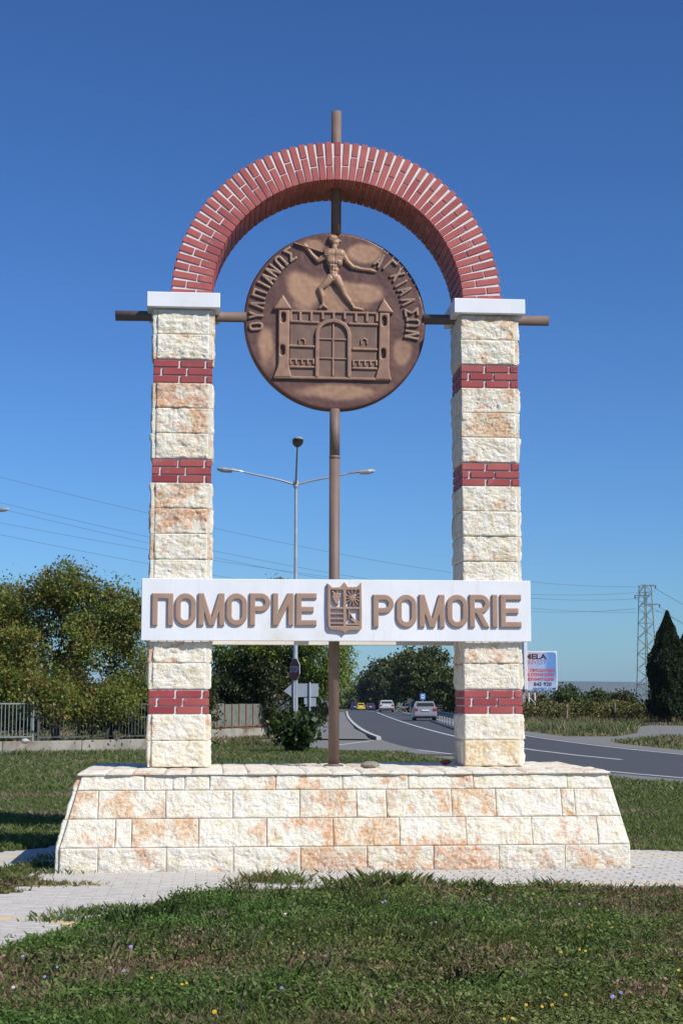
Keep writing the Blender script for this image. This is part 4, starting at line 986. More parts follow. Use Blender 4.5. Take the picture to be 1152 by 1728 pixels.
def near_turf():
    parts=[]; n=330000; x,y,d=wedge(n,6.9,14.9,.29,2.); dr=-.03+.34*np.clip((x-.0)/2.2,0,1)*np.clip((y+6.6)/3.5,0,1)
    k=clear(x,y); x,y,d,dr=x[k],y[k],d[k],dr[k]; 
    # thin the brown bare patches
    f=fbm(x*.9,y*1.3,0,40,4)+dr; keep=rng.random(len(x))<np.clip(1.1-3.2*np.clip(f,0,.5),.42,1); x,y,d,dr=x[keep],y[keep],d[keep],dr[keep]
    col,dry=turf_col(x,y,len(x),dr); tall=.75+1.5*np.clip(fbm(x*1.3,y*1.3,0,60,3)+.12,0,.6); h=rng.uniform(.02,.065,len(x))*tall; h[dry]*=.75
    parts.append(blades(x,y,h,rng.uniform(.0035,.008,len(x)),col,1.0))
    # broad weed and clover leaves in patches
    n=240000; x,y,d=wedge(n,6.9,14.6,.29,2.); k=clear(x,y)&(fbm(x*1.1,y*1.5,0,70,4)+rng.normal(0,.07,n)>-.02+1.3*np.clip(fbm(x*.9,y*1.3,0,40,4),-.03,.3)+.30*np.clip((x-.6)/2,0,1)*np.clip((y+6.3)/3,0,1)); x,y=x[k],y[k]
    tt=rng.random(len(x))[:,None]; col=np.array((.075,.13,.035))*(1-tt)+np.array((.21,.31,.09))*tt
    P=np.stack([x,y,rng.uniform(.01,.06,len(x))*(.7+1.6*np.clip(fbm(x*1.3,y*1.3,0,60,3)+.12,0,.6))],1)
    n=len(P); a=rng.random(n)*2*np.pi; el=rng.normal(.15,.35,n); s=rng.uniform(.012,.034,n)[:,None]
    dv=np.stack([np.cos(a)*np.cos(el),np.sin(a)*np.cos(el),np.sin(el)],1); u=np.stack([-np.sin(a),np.cos(a),rng.normal(0,.25,n)],1)
    V=np.stack([P-dv*s*.5,P+u*s*.38,P+dv*s*.5+np.array([0,0,-.003]),P-u*s*.38],1).reshape(-1,3); parts.append((V,np.arange(4*n).reshape(n,4),np.repeat(col,4,0)))
    # rosettes and stalky weeds of larger leaves
    n=7500; x,y,d=wedge(n,6.9,14.5,.29,2.); k=clear(x,y); x,y=x[k],y[k]; n=len(x); m=np.repeat(np.arange(n),rng.integers(4,10,n)); R_=rng.uniform(.02,.075,n)[m]*rng.uniform(.6,1.1,len(m)); a=rng.random(len(m))*6.283; el=rng.uniform(.05,.9,len(m)); w=R_*rng.uniform(.12,.22,len(m)); tt=rng.random(n)[m][:,None]; col=(np.array((.07,.11,.035))*(1-tt)+np.array((.19,.25,.09))*tt)*rng.uniform(.8,1.15,(len(m),1))
    b0=np.stack([x[m],y[m],np.full(len(m),.01)],1); dr_=np.stack([np.cos(a)*np.cos(el),np.sin(a)*np.cos(el),np.sin(el)],1); u=np.stack([-np.sin(a),np.cos(a),0*a],1)
    V=np.stack([b0,b0+dr_*(R_*.6)[:,None]+u*w[:,None],b0+dr_*R_[:,None]-np.array([0,0,1])*(R_*.15)[:,None],b0+dr_*(R_*.6)[:,None]-u*w[:,None]],1).reshape(-1,3); parts.append((V,np.arange(len(V)).reshape(-1,4),np.repeat(col,4,0)))
    # dead matted thatch low down
    n=90000; x,y,d=wedge(n,6.9,14.9,.29,2.); k=clear(x,y,True); x,y=x[k],y[k]; n=len(x)
    P=np.stack([x,y,rng.uniform(.002,.02,n)],1); V,Q,C=leaf_cards(P,rng.uniform(.02,.06,n),DRY*rng.uniform(.25,1.1,(n,1)),0,.12); parts.append((V,Q,C))
    n=520; cx_,cy_,_=wedge(n,8.2,13.6,.27,2.); rr=rng.uniform(.05,.2,n); hh=rng.uniform(.05,.13,n)*(1-.5*np.clip((cx_-.4)/2,0,1)); m=np.repeat(np.arange(n),90); x=cx_[m]+rng.normal(0,1,len(m))*rr[m]; y=cy_[m]+rng.normal(0,1,len(m))*rr[m]; k=clear(x,y); x,y,m=x[k],y[k],m[k]
    cc=np.array((.06,.10,.028))*(1-rng.random(n))[:,None]+np.array((.16,.21,.07))*rng.random(n)[:,None]; col=cc[m]*rng.uniform(.65,1.25,(len(m),1)); q=(rng.random(n)<.22)[m]; col[q]=DRY*rng.uniform(.5,1,(q.sum(),1))
    P=np.stack([x,y,rng.uniform(.1,1,len(m))*hh[m]],1); V,Q,C=leaf_cards(P,rng.uniform(.012,.035,len(m)),col,.2,.55); parts.append((V,Q,C))
    parts.append(blades(x[::3],y[::3],hh[m][::3]*rng.uniform(.6,1.1,len(x[::3])),rng.uniform(.003,.006,len(x[::3])),col[::3]*.9,.6))
    # tufts at the edge of the paving
    xs=[];ys=[];hs=[]
    for (px,py,k,hh) in [(455,1492,260,.15),(430,1496,200,.12),(490,1497,200,.13),(590,1502,160,.15),(645,1504,300,.20),(668,1503,220,.19),(720,1503,120,.14),(790,1505,180,.14),(925,1505,220,.13),(1000,1504,160,.10),(1120,1505,160,.09),(560,1478,60,.07),(840,1494,60,.06),(780,1498,50,.06),(60,1500,420,.09),(110,1499,320,.08),(20,1496,420,.13),(40,1478,160,.10),(75,1470,200,.14),(90,1455,120,.12),(150,1500,120,.06),(85,1480,160,.10),(30,1590,90,.06),(110,1560,260,.10),(150,1550,320,.11),(200,1540,260,.09)]:
        g_=gnd(px,py); xs.append(rng.normal(g_.x,.13,k)); ys.append(rng.normal(g_.y,.07,k)); hs.append(rng.uniform(.3,1.,k)*hh)
    x=np.concatenate(xs); y=np.concatenate(ys); h=np.concatenate(hs); k=~((x>-2.69)&(x<2.67)&(y>-1.19)); x,y,h=x[k],y[k],h[k]; tt=rng.random(len(x))[:,None]; c=GA*(1-tt)+GB*tt; q=rng.random(len(x))<.22; c[q]=DRY*rng.uniform(.5,1,(q.sum(),1))
    parts.append(blades(x,y,h,rng.uniform(.004,.008,len(x)),c,.9))
    V,Q,C=join(parts); mac=fbm(V[:,0]*.75,V[:,1]*1.0,0,91,4); dd_=np.clip(.5+mac*2.6-.35*np.clip((V[:,0]-.2)/2,0,1),0,1)[:,None]; C=C*((1-dd_)*np.array((1.12,.88,.98))+dd_*np.array((.70,.86,.66)))
    tag(fastmesh('grass',V,Q,M['grass'],None,C),'weedy green turf with clover and dry brown patches in front of the plinth','grass',None,'stuff')
near_turf()
def mid_turf():
    parts=[]
    for n,d0,d1,hw in ((230000,14.4,27,(.03,.095,.006,.013)),(190000,27,52,(.04,.13,.010,.022)),(130000,52,115,(.06,.22,.025,.06))):
        x,y,d=wedge(n,d0,d1,.30 if d0<20 else .25,1.6); k=clear(x,y); x,y,d=x[k],y[k],d[k]; m=len(x)
        col,dry=turf_col(x,y,m,-.11 if d0<50 else -.02); tall=.7+1.6*np.clip(fbm(x*.5,y*.5,0,60,3)+.12,0,.6)
        if d0>50: col=col*np.array((1.1,.95,1.1))
        parts.append(blades(x,y,rng.uniform(hw[0],hw[1],m)*tall,rng.uniform(hw[2],hw[3],m),col,.9))
    V,Q,C=join(parts); tag(fastmesh('grass',V,Q,M['grass'],None,C),'rough green verge grass behind the monument up to the road and fence','grass',None,'stuff')
mid_turf()
def rough(label,spots,n,h,c1,c2,w):
    xs=[];ys=[]
    for px,py,sx,sy in spots:
        g_=gnd(px,py); s=math.hypot(g_.x-CX,g_.y-CY)/F; k=n//len(spots); xs.append(rng.normal(g_.x,sx*s,k)); ys.append(rng.normal(g_.y,sy,k))
    x=np.concatenate(xs); y=np.concatenate(ys); k=clear(x,y,False); x,y=x[k],y[k]; tt=rng.random(len(x))[:,None]; c=np.array(c1)*(1-tt)+np.array(c2)*tt
    hv=.35+1.3*np.clip(fbm(x*.8,y*.5,0,81,3)+.25,0,.6); c[rng.random(len(x))<.18]=DRY*.8; c*=(.7+.9*vn(x*.6,y*.4,0,83))[:,None]
    V,Q,C=blades(x,y,rng.uniform(.3,1,len(x))**1.3*h*hv*1.4,rng.uniform(.4,1,len(x))*w,c,.5); tag(fastmesh('tall_grass',V,Q,M['grass'],None,C),label,'tall grass',None,'stuff')
rough('dark green tall weeds on the verge across the road, right of the right pillar',[(900,1232,14,3),(950,1234,22,3),(1000,1235,20,3),(1035,1234,16,3),(1060,1236,10,2)],9000,.5,(.06,.09,.035),(.17,.19,.08),.022)
rough('reddish brown dry weeds below the cypress at the right',[(1085,1215,14,4),(1110,1214,16,5),(1140,1213,16,5),(1165,1214,14,5),(1130,1204,26,3)],12000,.95,(.13,.075,.045),(.26,.17,.10),.04)
rough('tall shaded grass at the foot of the fence left of the pillar',[(230,1262,12,1.5),(200,1268,30,.8),(245,1250,10,1.5),(60,1276,60,.4),(130,1277,40,.4)],6000,.26,(.04,.07,.02),(.12,.15,.05),.015)
rough('mixed green and straw coloured grass on the far field edge',[(900,1222,20,5),(960,1219,30,6),(1040,1217,40,6)],9000,.5,(.07,.08,.03),(.17,.15,.08),.045)
# ---- flowers in the turf
def flower(label,kind,px,py,grp,big=1.):
    g_=gnd(px,py,.07); t=thing(kind+'_flower',label,'flower',(g_.x,g_.y,0),0,grp); h=.085
    MB().tube((0,0,0),(0,0,h),.0016,.0012,n=4).build('stem',M['stem'],t)
    n=10 if kind=='chicory' else 14; r=(.0105 if kind=='chicory' else .0085)*(.3+.7*big); mb=MB()
    tilt=Matrix.Rotation(.75,3,'X')
    for i in range(n):
        a=6.283*i/n; u=Vector((math.cos(a),math.sin(a),0)); w=Vector((-math.sin(a),math.cos(a),0))*r*.26; up=Vector((0,0,.003))
        P=[u*r*.1,u*r*.6+w+up,u*r+up*.3,u*r*.6-w+up]; mb.add([tilt@p+Vector((0,0,h)) for p in P],[(0,1,2,3)])
    mb.build('petals',M[kind],t); 
    mb=MB().lathe((0,0,0),[(r*.3,0),(r*.28,.003),(r*.05,.005)],6); mb.V=[tuple(tilt@Vector(v)+Vector((0,0,h))) for v in mb.V]; mb.build('flower_centre',M[kind+'_c'],t)
M['stem']=plain('flower_stem',(.06,.10,.03)); M['dandelion']=plain('yellow_petal',(.62,.43,.03)); M['dandelion_c']=plain('yellow_heart',(.70,.40,.01))
M['chicory']=plain('blue_petal',(.30,.32,.60)); M['chicory_c']=plain('blue_heart',(.25,.28,.6)); M['daisy']=plain('white_petal',(.72,.70,.72)); M['daisy_c']=plain('daisy_heart',(.6,.5,.3))
ORD='first second third fourth fifth sixth seventh eighth ninth tenth eleventh twelfth thirteenth fourteenth fifteenth sixteenth seventeenth eighteenth nineteenth twentieth twenty-first twenty-second twenty-third'.split()
def ordered(L): return sorted(L)
for i,(px,py,s) in enumerate(ordered([(362,1713,1.8),(307,1666,1.),(315,1664,.9),(512,1612,.9),(487,1589,.6),(461,1578,.6),(940,1605,1.),(946,1611,1.),(977,1607,1.),(987,1609,1.1),(954,1684,1.2),(887,1701,1.1),(914,1704,1.1),(931,1701,1.2),(864,1724,1.1),(1144,1642,1.1),(1004,1537,.8),(775,1504,.8),(850,1725,1.),(1146,1668,.9),(256,1655,.8),(998,1565,.7),(1032,1569,.8)])):
    flower(('largest bright yellow flower near the bottom edge of the turf' if s>1.5 else ORD[i]+' small yellow flower from the left in the foreground turf'),'dandelion',px,py,'yellow flowers in the turf',s)
for i,(px,py,s) in enumerate(ordered([(221,1602,1.5),(39,1618,1.1),(209,1643,1.),(76,1653,.9),(97,1637,.8),(475,1672,1.),(645,1526,1.1),(650,1524,1.),(825,1521,1.),(977,1529,.8),(1033,1687,1.4),(1047,1680,1.),(735,1560,.8),(905,1487,.8),(925,1490,.9)])):
    flower(ORD[i]+' small blue flower from the left in the foreground turf','chicory',px,py,'blue flowers in the turf',s)
flower('small pinkish white flower low in the turf near the left edge','daisy',23,1671,'pale flowers in the turf',1.3); flower('small white flower head left of centre in the turf','daisy',481,1546,'pale flowers in the turf',1.)
# dry stalks sticking up
mb=MB()
for px,py in [(1052,1570),(1070,1590),(800,1500),(860,1500),(905,1502),(880,1503),(65,1450),(55,1460),(165,1560),(120,1560),(1105,1560),(420,1620),(540,1660),(1020,1640),(960,1520),(895,1500)]:
    g_=gnd(px,py); a=random.uniform(-.09,.09); h=random.uniform(.12,.28); m=Vector((g_.x+a*.4,g_.y,h*.6)); mb.tube((g_.x,g_.y,0),m,.0022,.0018,n=4); mb.tube(m,(g_.x+a,g_.y,h),.0018,.0008,n=4)
    for q in range(3): p=m.lerp(Vector((g_.x+a,g_.y,h)),q*.3); mb.tube(p,p+Vector((random.uniform(-.05,.05),0,.05)),.0012,.0006,n=3)
tag(mb.build('dry_stalks',M['oldwood']),'thin dry branching stalks standing up out of the turf','weeds',None,'stuff')
# ================================================================== FENCES
WA,WB=gnd(-140,1276),gnd(262,1268)
def wall_thing(name,label,a,b,h,t,m,cat='wall'):
    d=(b-a); L=d.length; o=thing(name,label,cat,a,math.atan2(d.y,d.x)); mb=MB(); n=max(1,int(L/2.4))
    for i in range(n): 
        x0=L*i/n; x1=L*(i+1)/n-.012; V,Fc=chbox((x1-x0)/2,t/2,h/2+.1,.02); cbox('wall_section',(x0+x1)/2,0,h/2-.1+random.uniform(-.015,.015),x1-x0,t,h+.2,m,o,.015)
    return o,L
o,L=wall_thing('low_wall','low stained concrete wall under the grey railing at the left',WA,WB,.38,.28,M['concrete'])
def railing(label,a,b,base,h,n,m,z0=.1,tilt=0):
    d=b-a; L=d.length; o=thing('metal_railing',label,'railing',a+Vector((0,0,base)),math.atan2(d.y,d.x))
    MB().box(0,-.015,z0,L,.015,z0+.035).build('rail',m,o); MB().box(0,-.015,z0+h-.04,L,.015,z0+h).build('rail',m,o)
    for i in range(n): cbox('picket',(i+.5)*L/n,0,z0+h/2,.022,.022,h-.08,m,o,.002)
    for x in (0,L): cbox('fence_post',x,0,(z0+h)/2,.06,.06,z0+h+.02,m,o,.004)
    return o
P0,P1,P2,P3=[WA.lerp(WB,t) for t in (0,.463,.485,1)]; up=.38
railing('pale grey metal railing panel on the low wall at the left edge',P0,P1,up,1.0,30,M['railpaint'])
railing('dark rusty metal railing panel in the shade behind the hanging leaves',P2,P3,up-.02,1.0,36,M['darkmetal'])
bf0,bf1=gnd(300,1250),gnd(448,1243)
o,L=wall_thing('concrete_footing','pale concrete footing wall under the wooden board fence',bf0,bf1,.38,.22,M['concrete'])
d=(bf1-bf0); o=thing('board_fence','grey green board fence with rusty posts right of the left pillar','fence',bf0+Vector((0,0,.38)),math.atan2(d.y,d.x))
nb_=12; 
for i in range(nb_):
    w_=L/nb_; cbox('board',(i+.5)*w_,0,.52+random.uniform(-.02,.02),w_-.05,.03,1.0,M['wood'],o,.004,(0,random.uniform(-.01,.01),0))
    cbox('fence_post',i*w_,-.03,.50,.045,.05,1.04,M['rust'],o,.003)
cbox('rail',L/2,-.045,.1,L,.03,.05,M['rust'],o,.003)
# ================================================================== STREET FURNITURE
def street_lamp(px,D,zj,label,rot=0):
    b=foot(px,D); t=thing('street_lamp',label,'street lamp',b,-YAW+rot,'three armed street lamps'); H=zj
    MB().tube((0,0,0),(0,0,2.6),.10,.085,n=12).tube((0,0,2.6),(0,0,H*.62),.082,.070,n=12).tube((0,0,H*.62),(0,0,H),.06,.05,n=12).lathe((0,0,0),[(.16,0),(.16,.02),(.11,.05)],12).build('mast',M['zinc'],t)
    MB().lathe((0,0,H-.12),[(.075,0),(.09,.06),(.09,.2),(.05,.26)],12).build('arm_bracket',M['zinc'],t)
    for a,e,dk in ((math.pi,.42,0),(0,.36,0),(-math.pi/2+.05,.95,1)):
        ln=1.75 if not dk else 2.0; d=Vector((math.cos(a),math.sin(a),0)); p1=d*ln+Vector((0,0,H+e))
        arm=MB().tube(Vector((0,0,H-.0))+d*.05,d*ln*.3+Vector((0,0,H+e*.34)),.036,.034,n=8).tube(d*ln*.3+Vector((0,0,H+e*.34)),p1,.034,.028,n=8).build('lamp_arm',M['zinc'],t)
        q=Vector((0,0,e/ln)); dd=(d+Vector((0,0,.12))).normalized(); sdv=Vector((-d.y,d.x,0)); upv=dd.cross(sdv)*-1
        if upv.z<0: upv=-upv
        secs=[(0,.045,.035,.035),(.12,.09,.06,.05),(.38,.125,.085,.075),(.68,.13,.085,.10),(.84,.10,.06,.07),(.90,.04,.02,.03)]
        if dk: secs=[(x*1.1,w*1.4,u*1.1,q_*.9) for x,w,u,q_ in secs]
        def body(name,lo,m,s0=0):
            V=[];Fc=[];n=10
            for x,w,u,dn in secs[s0:]:
                for i in range(n):
                    th=math.pi*i/(n-1); hh=(u if not lo else dn)*math.sin(th); V.append(p1+dd*x+sdv*(w*math.cos(th)*(1 if not lo else .92))+upv*(hh*(1 if not lo else -1)))
            k=len(secs[s0:])
            for r in range(k-1): Fc+=[(r*n+i,r*n+i+1,(r+1)*n+i+1,(r+1)*n+i) for i in range(n-1)]
            for r in range(k-1): Fc.append((r*n,(r+1)*n,(r+1)*n+n-1,r*n+n-1))
            Fc+=[tuple(range(n)),tuple(range((k-1)*n,k*n))]
            return mk(name,V,Fc,m,arm)
        body('lamp_housing',False,M['zinc']); body('lamp_bowl',True,M['glass_clear'] if not dk else M['darkmetal'],2 if not dk else 0)
    return t
street_lamp(498,51.5,8.72,'tall galvanised street lamp with three arms behind the monument')
street_lamp(-98,66,9.2,'second street lamp off the left edge, only the tip of one lamp showing',0)
def textobj(s,size,m,parent,loc,rot=(math.pi/2,0,0),bold=.0,ext=.003,sx=1,align='CENTER',name='lettering'):
    cu=bpy.data.curves.new(name,'FONT'); cu.body=s; cu.size=size; cu.align_x=align; cu.align_y='CENTER'; cu.extrude=ext; cu.offset=bold; cu.resolution_u=3
    tmp=bpy.data.objects.new(name,cu); COL.objects.link(tmp); dg=bpy.context.evaluated_depsgraph_get(); dg.update()
    me=bpy.data.meshes.new_from_object(tmp.evaluated_get(dg)); bpy.data.objects.remove(tmp); me.materials.clear(); me.materials.append(m)
    o=bpy.data.objects.new(name,me); o.location=loc; o.rotation_euler=rot; o.scale=(sx,1,1); return link(o,parent)
M['signred']=plain('stop_sign_red',(.30,.02,.025),.5); M['signwhite']=plain('sign_white',(.72,.72,.72),.5); M['signgrey']=plain('bare_sign_back',(.36,.40,.45),.45,.3); M['signblue']=plain('sign_blue',(.03,.16,.45),.5)
# stop sign, turned away so that it shows narrow
b=foot(497,48.5); t=thing('stop_sign','narrow turned dark red stop sign on a thin post beside the shrub','stop sign',b,-YAW-math.radians(62))
zc=(at(492,1130,48.5).z); R8=.37
MB().tube((0,.05,0),(0,.05,zc+.3),.03,n=8).build('sign_post',M['zinc'],t)
oc=lambda r:[(r*math.cos(math.pi/8+i*math.pi/4),zc+r*math.sin(math.pi/8+i*math.pi/4)) for i in range(8)]
MB().prism(oc(R8),0,.012).build('sign_rim',M['signwhite'],t); MB().prism(oc(R8*.955),-.004,.0).build('sign_face',M['signred'],t); MB().prism(oc(R8*.97),.0125,.018).build('sign_back',M['signgrey'],t)
textobj('STOP',.27,M['signwhite'],t,(0,-.007,zc),ext=.002,bold=.004,sx=.95)
# arrow sign seen from behind
b=foot(511,50.5); t=thing('arrow_sign','grey back of an arrow shaped direction sign on two posts','direction sign',b,-YAW)
k=50.5/F; Pz=lambda a,c:((a-511)*k,at(511,c,50.5).z)
MB().prism([Pz(493,1176.5),Pz(537,1175.5),Pz(537,1153.5),Pz(493,1153.5),Pz(479,1166)],0,.02).build('sign_panel',M['signgrey'],t)
MB().prism([Pz(513,1192),Pz(533,1192),Pz(533,1177.5),Pz(513,1177.5)],0,.02).build('sign_panel',M['signgrey'],t)
for x in (496,522.5): 
    p=Pz(x,1153); MB().tube((p[0],-.035,0),(p[0],-.035,p[1]+.03),.03,n=8).build('sign_post',M['zinc'],t)
# blue sign by the road
b=foot(713,128); t=thing('road_sign','small blue square sign on a pole above the silver hatchback','road sign',b,-YAW); k=128/F; z=at(713,1175.5,128).z
MB().tube((0,.04,0),(0,.04,z),.035,n=6).build('sign_post',M['zinc'],t); MB().box(-4.6*k,0,z-5.5*k,4.6*k,.02,z+5.5*k).build('sign_panel',M['signblue'],t)
MB().box(-2.6*k,-.012,z-3*k,2.6*k,-.001,z+3.4*k).build('sign_picture',M['signwhite'],t); MB().box(-1.2*k,-.016,z-1*k,1.6*k,-.0125,z+1.8*k).build('pictogram',M['signblue'],t)
# round sign in the shade of the trees
b=foot(692,150); t=thing('round_sign','small dark round road sign in the shade of the roadside trees','road sign',b,-YAW); z=at(692,1184,150).z
MB().tube((0,.04,0),(0,.04,z),.035,n=6).build('sign_post',M['zinc'],t); o=MB().lathe((0,0,0),[(.33,0),(.33,.02)],16).build('sign_panel',M['darkmetal'],t,loc=(0,.02,z)); o.rotation_euler=(math.pi/2,0,0)
# guard rail
ga,gb=at(738,1203,112),at(790,1215,78); ga.z=gb.z=0; d=gb-ga; t=thing('guard_rail','dark steel guard rail beside the road left of the right pillar','guard rail',ga,math.atan2(d.y,d.x)); L=d.length
mb=MB(); mb.add([(0,0,.45),(L,0,.45),(L,-.06,.53),(0,-.06,.53),(0,0,.60),(L,0,.60),(L,-.06,.68),(0,-.06,.68),(0,0,.76),(L,0,.76)],[(0,1,2,3),(3,2,5,4),(4,5,6,7),(7,6,9,8)]); mb.build('rail_beam',M['darkmetal'],t)
for i in range(10): cbox('rail_post',L*(i+.5)/10,.06,.36,.10,.08,.72,M['zinc'],t,.006)
for px,D in ((956,104),(1037,106)):
    b=foot(px,D); t=thing('wooden_post','thin weathered wooden post '+('left of the two in the field hedge' if px<1000 else 'right of the two in the field hedge'),'post',b,0,'posts in the field')
    cbox('post_shaft',0,0,.62+.0,.09,.09,1.28+(0 if px<1000 else .05),M['oldwood'],t,.01,(0,random.uniform(-.03,.03),0)); MB().tube((0,-.05,.9),(0,-.05,1.0),.012,n=5).build('nail',M['rust'],t)
# billboard
b=foot(896,112); k=112/F; t=thing('billboard','colourful advertising billboard on white and orange lattice legs behind the right pillar','billboard',b,-YAW)
bx=lambda x:(x-896)*k; bz=lambda y:at(896,y,112).z
M['ad']=None
def ad_mat():
    m,nt,bb=mat('advert_print'); tc=N(nt,'ShaderNodeTexCoord').outputs['Object']; sep=N(nt,'ShaderNodeSeparateXYZ'); nt.links.new(tc,sep.inputs[0])
    n=noise(nt,tc,.9,3,.5); f=math_(nt,'ADD',math_(nt,'MULTIPLY',sep.outputs[0],.30),math_(nt,'MULTIPLY',n.outputs[0],.9))
    c=ramp(nt,f,[(.2,(.55,.50,.55)),(.45,(.62,.36,.40)),(.62,(.34,.44,.66)),(.85,(.12,.26,.55))]).outputs[0]
    z=math_(nt,'MULTIPLY',math_(nt,'SUBTRACT',3.4,sep.outputs[2]),.8,clamp=True); c=mix(nt,z,c,(.50,.57,.72))
    nt.links.new(c,bb.inputs['Base Color']); bb.inputs['Roughness'].default_value=.45; return m
M['ad']=ad_mat()
x0,x1,z0,z1=bx(872),bx(940),bz(1165.5),bz(1099)
MB().box(x0,0,z0,x1,.12,z1,.02).build('panel_frame',M['signwhite'],t); MB().prism([(x0+.06,z0+.07),(x1-.06,z0+.07),(x1-.06,z1-.22),(x1-.2,z1-.07),(x0+.06,z1-.07)],-.006,-.001).build('poster',M['ad'],t)
M['ink']=plain('black_print',(.03,.03,.05)); M['redink']=plain('red_print',(.50,.06,.05)); M['greyink']=plain('grey_print',(.22,.24,.33))
T=lambda s,px,py,h,m,bold=.004,sx=1,al='CENTER': textobj(s,h*k*1.32,m,t,(bx(px),-.012,bz(py)),bold=bold,sx=sx,align=al)
T('MELA',921.5,1108.5,9.,M['ink'],.02,1.28,'RIGHT'); T('INVEST',922.5,1118,7.4,M['greyink'],.004,1.05,'RIGHT')
for o_ in t.children:
    if o_.name.startswith('lettering'): o_.location.x=bx(922)
T('ПРОДАЖБА',936,1131.5,4.8,M['redink'],.012,1.1,'RIGHT'); T('НА СТРОИТЕЛНА',935,1139,4.8,M['redink'],.012,.9,'RIGHT'); T('МЕХАНИЗАЦИЯ',934,1146.5,4.8,M['redink'],.012,.98,'RIGHT')
T('845 920',930,1155,6.6,M['ink'],.012,1.05,'RIGHT'); T('AINVEST.COM',937,1162.6,4.2,M['signblue'],.01,1.1,'RIGHT')
for x in (892.5,902.5): MB().box(bx(x)-.045,.12,0,bx(x)+.045,.21,z1-.3,.005).build('leg',M['signwhite'],t)
M['orange']=plain('orange_paint',(.55,.16,.04))
zz=[.3+.48*i for i in range(7)]
for i in range(len(zz)-1):
    a,c=(bx(892.5),bx(902.5)) if i%2 else (bx(902.5),bx(892.5)); MB().tube((a,.165,zz[i]),(c,.165,zz[i+1]),.022,n=5).build('leg_brace',M['orange'] if i>2 else M['signwhite'],t)
MB().tube((bx(893),.165,z0-.7),(bx(884),.165,z0-.02),.03,n=5).build('leg_brace',M['orange'],t); MB().tube((bx(902),.165,z0-.7),(bx(911),.165,z0-.02),.03,n=5).build('leg_brace',M['orange'],t)
b=foot(887,108); k=108/F; t=thing('billboard','edge on white billboard panel close behind the right side of the right pillar','billboard',b,-YAW)
MB().box(-3*k,0,at(887,1164,108).z,3*k,2.6,at(887,1080,108).z,.03).build('panel_frame',M['signwhite'],t); MB().box(-.08,1.2,0,.08,1.36,at(887,1164,108).z).build('leg',M['zinc'],t)
MB().box(-3.2*k,-.02,at(887,1165.5,108).z,3.2*k,2.62,at(887,1164.2,108).z-.01).build('lower_rail',M['redink'],t)
# ================================================================== LATTICE MAST AND WIRES
PD=150; b=foot(1092,PD); k=PD/F; t=thing('lattice_mast','tall green grey lattice power mast left of the cypress','power mast',b,-YAW+.5)
Hm=at(1090,987,PD).z; wb,wt=1.02,.62
def leg_at(i,z):
    w=(wb+(wt-wb)*z/Hm); return Vector(((-1,1,1,-1)[i]*w/1,(-1,-1,1,1)[i]*w/1,z))
wb,wt=.78,.40
for i in range(4): MB().tube(leg_at(i,0),leg_at(i,Hm),.06,.045,n=4).build('mast_leg',M['pylonmetal'],t)
nb_=17
for f in range(4):
    for i in range(nb_):
        z0_,z1_=Hm*i/nb_,Hm*(i+1)/nb_; a,c=(f,(f+1)%4) if (i+f)%2 else ((f+1)%4,f)
        MB().tube(leg_at(a,z0_),leg_at(c,z1_),.024,n=4).build('mast_brace',M['pylonmetal'],t)
        if i%4==0: MB().tube(leg_at(a,z0_),leg_at(c,z0_),.024,n=4).build('mast_brace',M['pylonmetal'],t)
ARM=[]; fr=Vector((math.cos(.5),-math.sin(.5),0))      # crossarms run across the view
for py,xa_,xb_ in ((987.5,-.45,1.0),(1004.5,-1.0,.45),(1019.5,-.45,1.35)):
    z=at(1090,py,PD).z; a=fr*xa_+Vector((0,0,z)); c=fr*xb_+Vector((0,0,z))
    ca=MB().tube(a,c,.06,n=4).tube(a+Vector((0,0,-.25)),c,.035,n=4).build('crossarm',M['pylonmetal'],t)
    for e in ((c,) if xb_>abs(xa_) else (a,)):
        MB().lathe(tuple(e+Vector((0,0,-.32))),[(.03,0),(.09,.04),(.03,.08),(.09,.14),(.03,.18),(.09,.24),(.03,.3)],8).build('insulator',M['darkmetal'],ca)
        w_=Matrix.Rotation(-YAW+.5,4,'Z')@(e+Vector((0,0,-.3))); ARM.append(b+Vector(w_[:3]))
MW=plain('wire_dark',(.10,.11,.12),.5)
def wire(label,a,c,sag,r=.012):
    o=thing('power_line',label,'power line',a,0,'overhead power lines'); mb=MB(); n=40; p=Vector((0,0,0)); d=c-a
    for i in range(1,n+1):
        u=i/n; q=d*u+Vector((0,0,-4*sag*u*(1-u))); mb.tube(p,q,r*(1.6-1.1*(u if 1 else 0)),n=4,cap=False); p=q
    mb.build('wire',MW,o)
topL=[(803,'highest'),(846,'second highest'),(856,'third highest'),(880,'fourth highest'),(900,'lowest')]
for i,(py,nm) in enumerate(topL):
    e=ARM[i%3]+Vector((0,0,[.2,-.05,-.4,.2,-.1][i]+[0,0,0,-.45,-.9][i])); a_=at(0,py,62); d=(a_-e); a2=e+d*1.18; a2.z+=1.1
    wire(nm+' of the five thin wires crossing the sky at the left',e,a2,1.9)
for i in range(3):
    wire(('upper','middle','lower')[i]+' wire running from the lattice mast past the cypress',ARM[i],at(1300,[1075,1100,1130][i],120),.5)
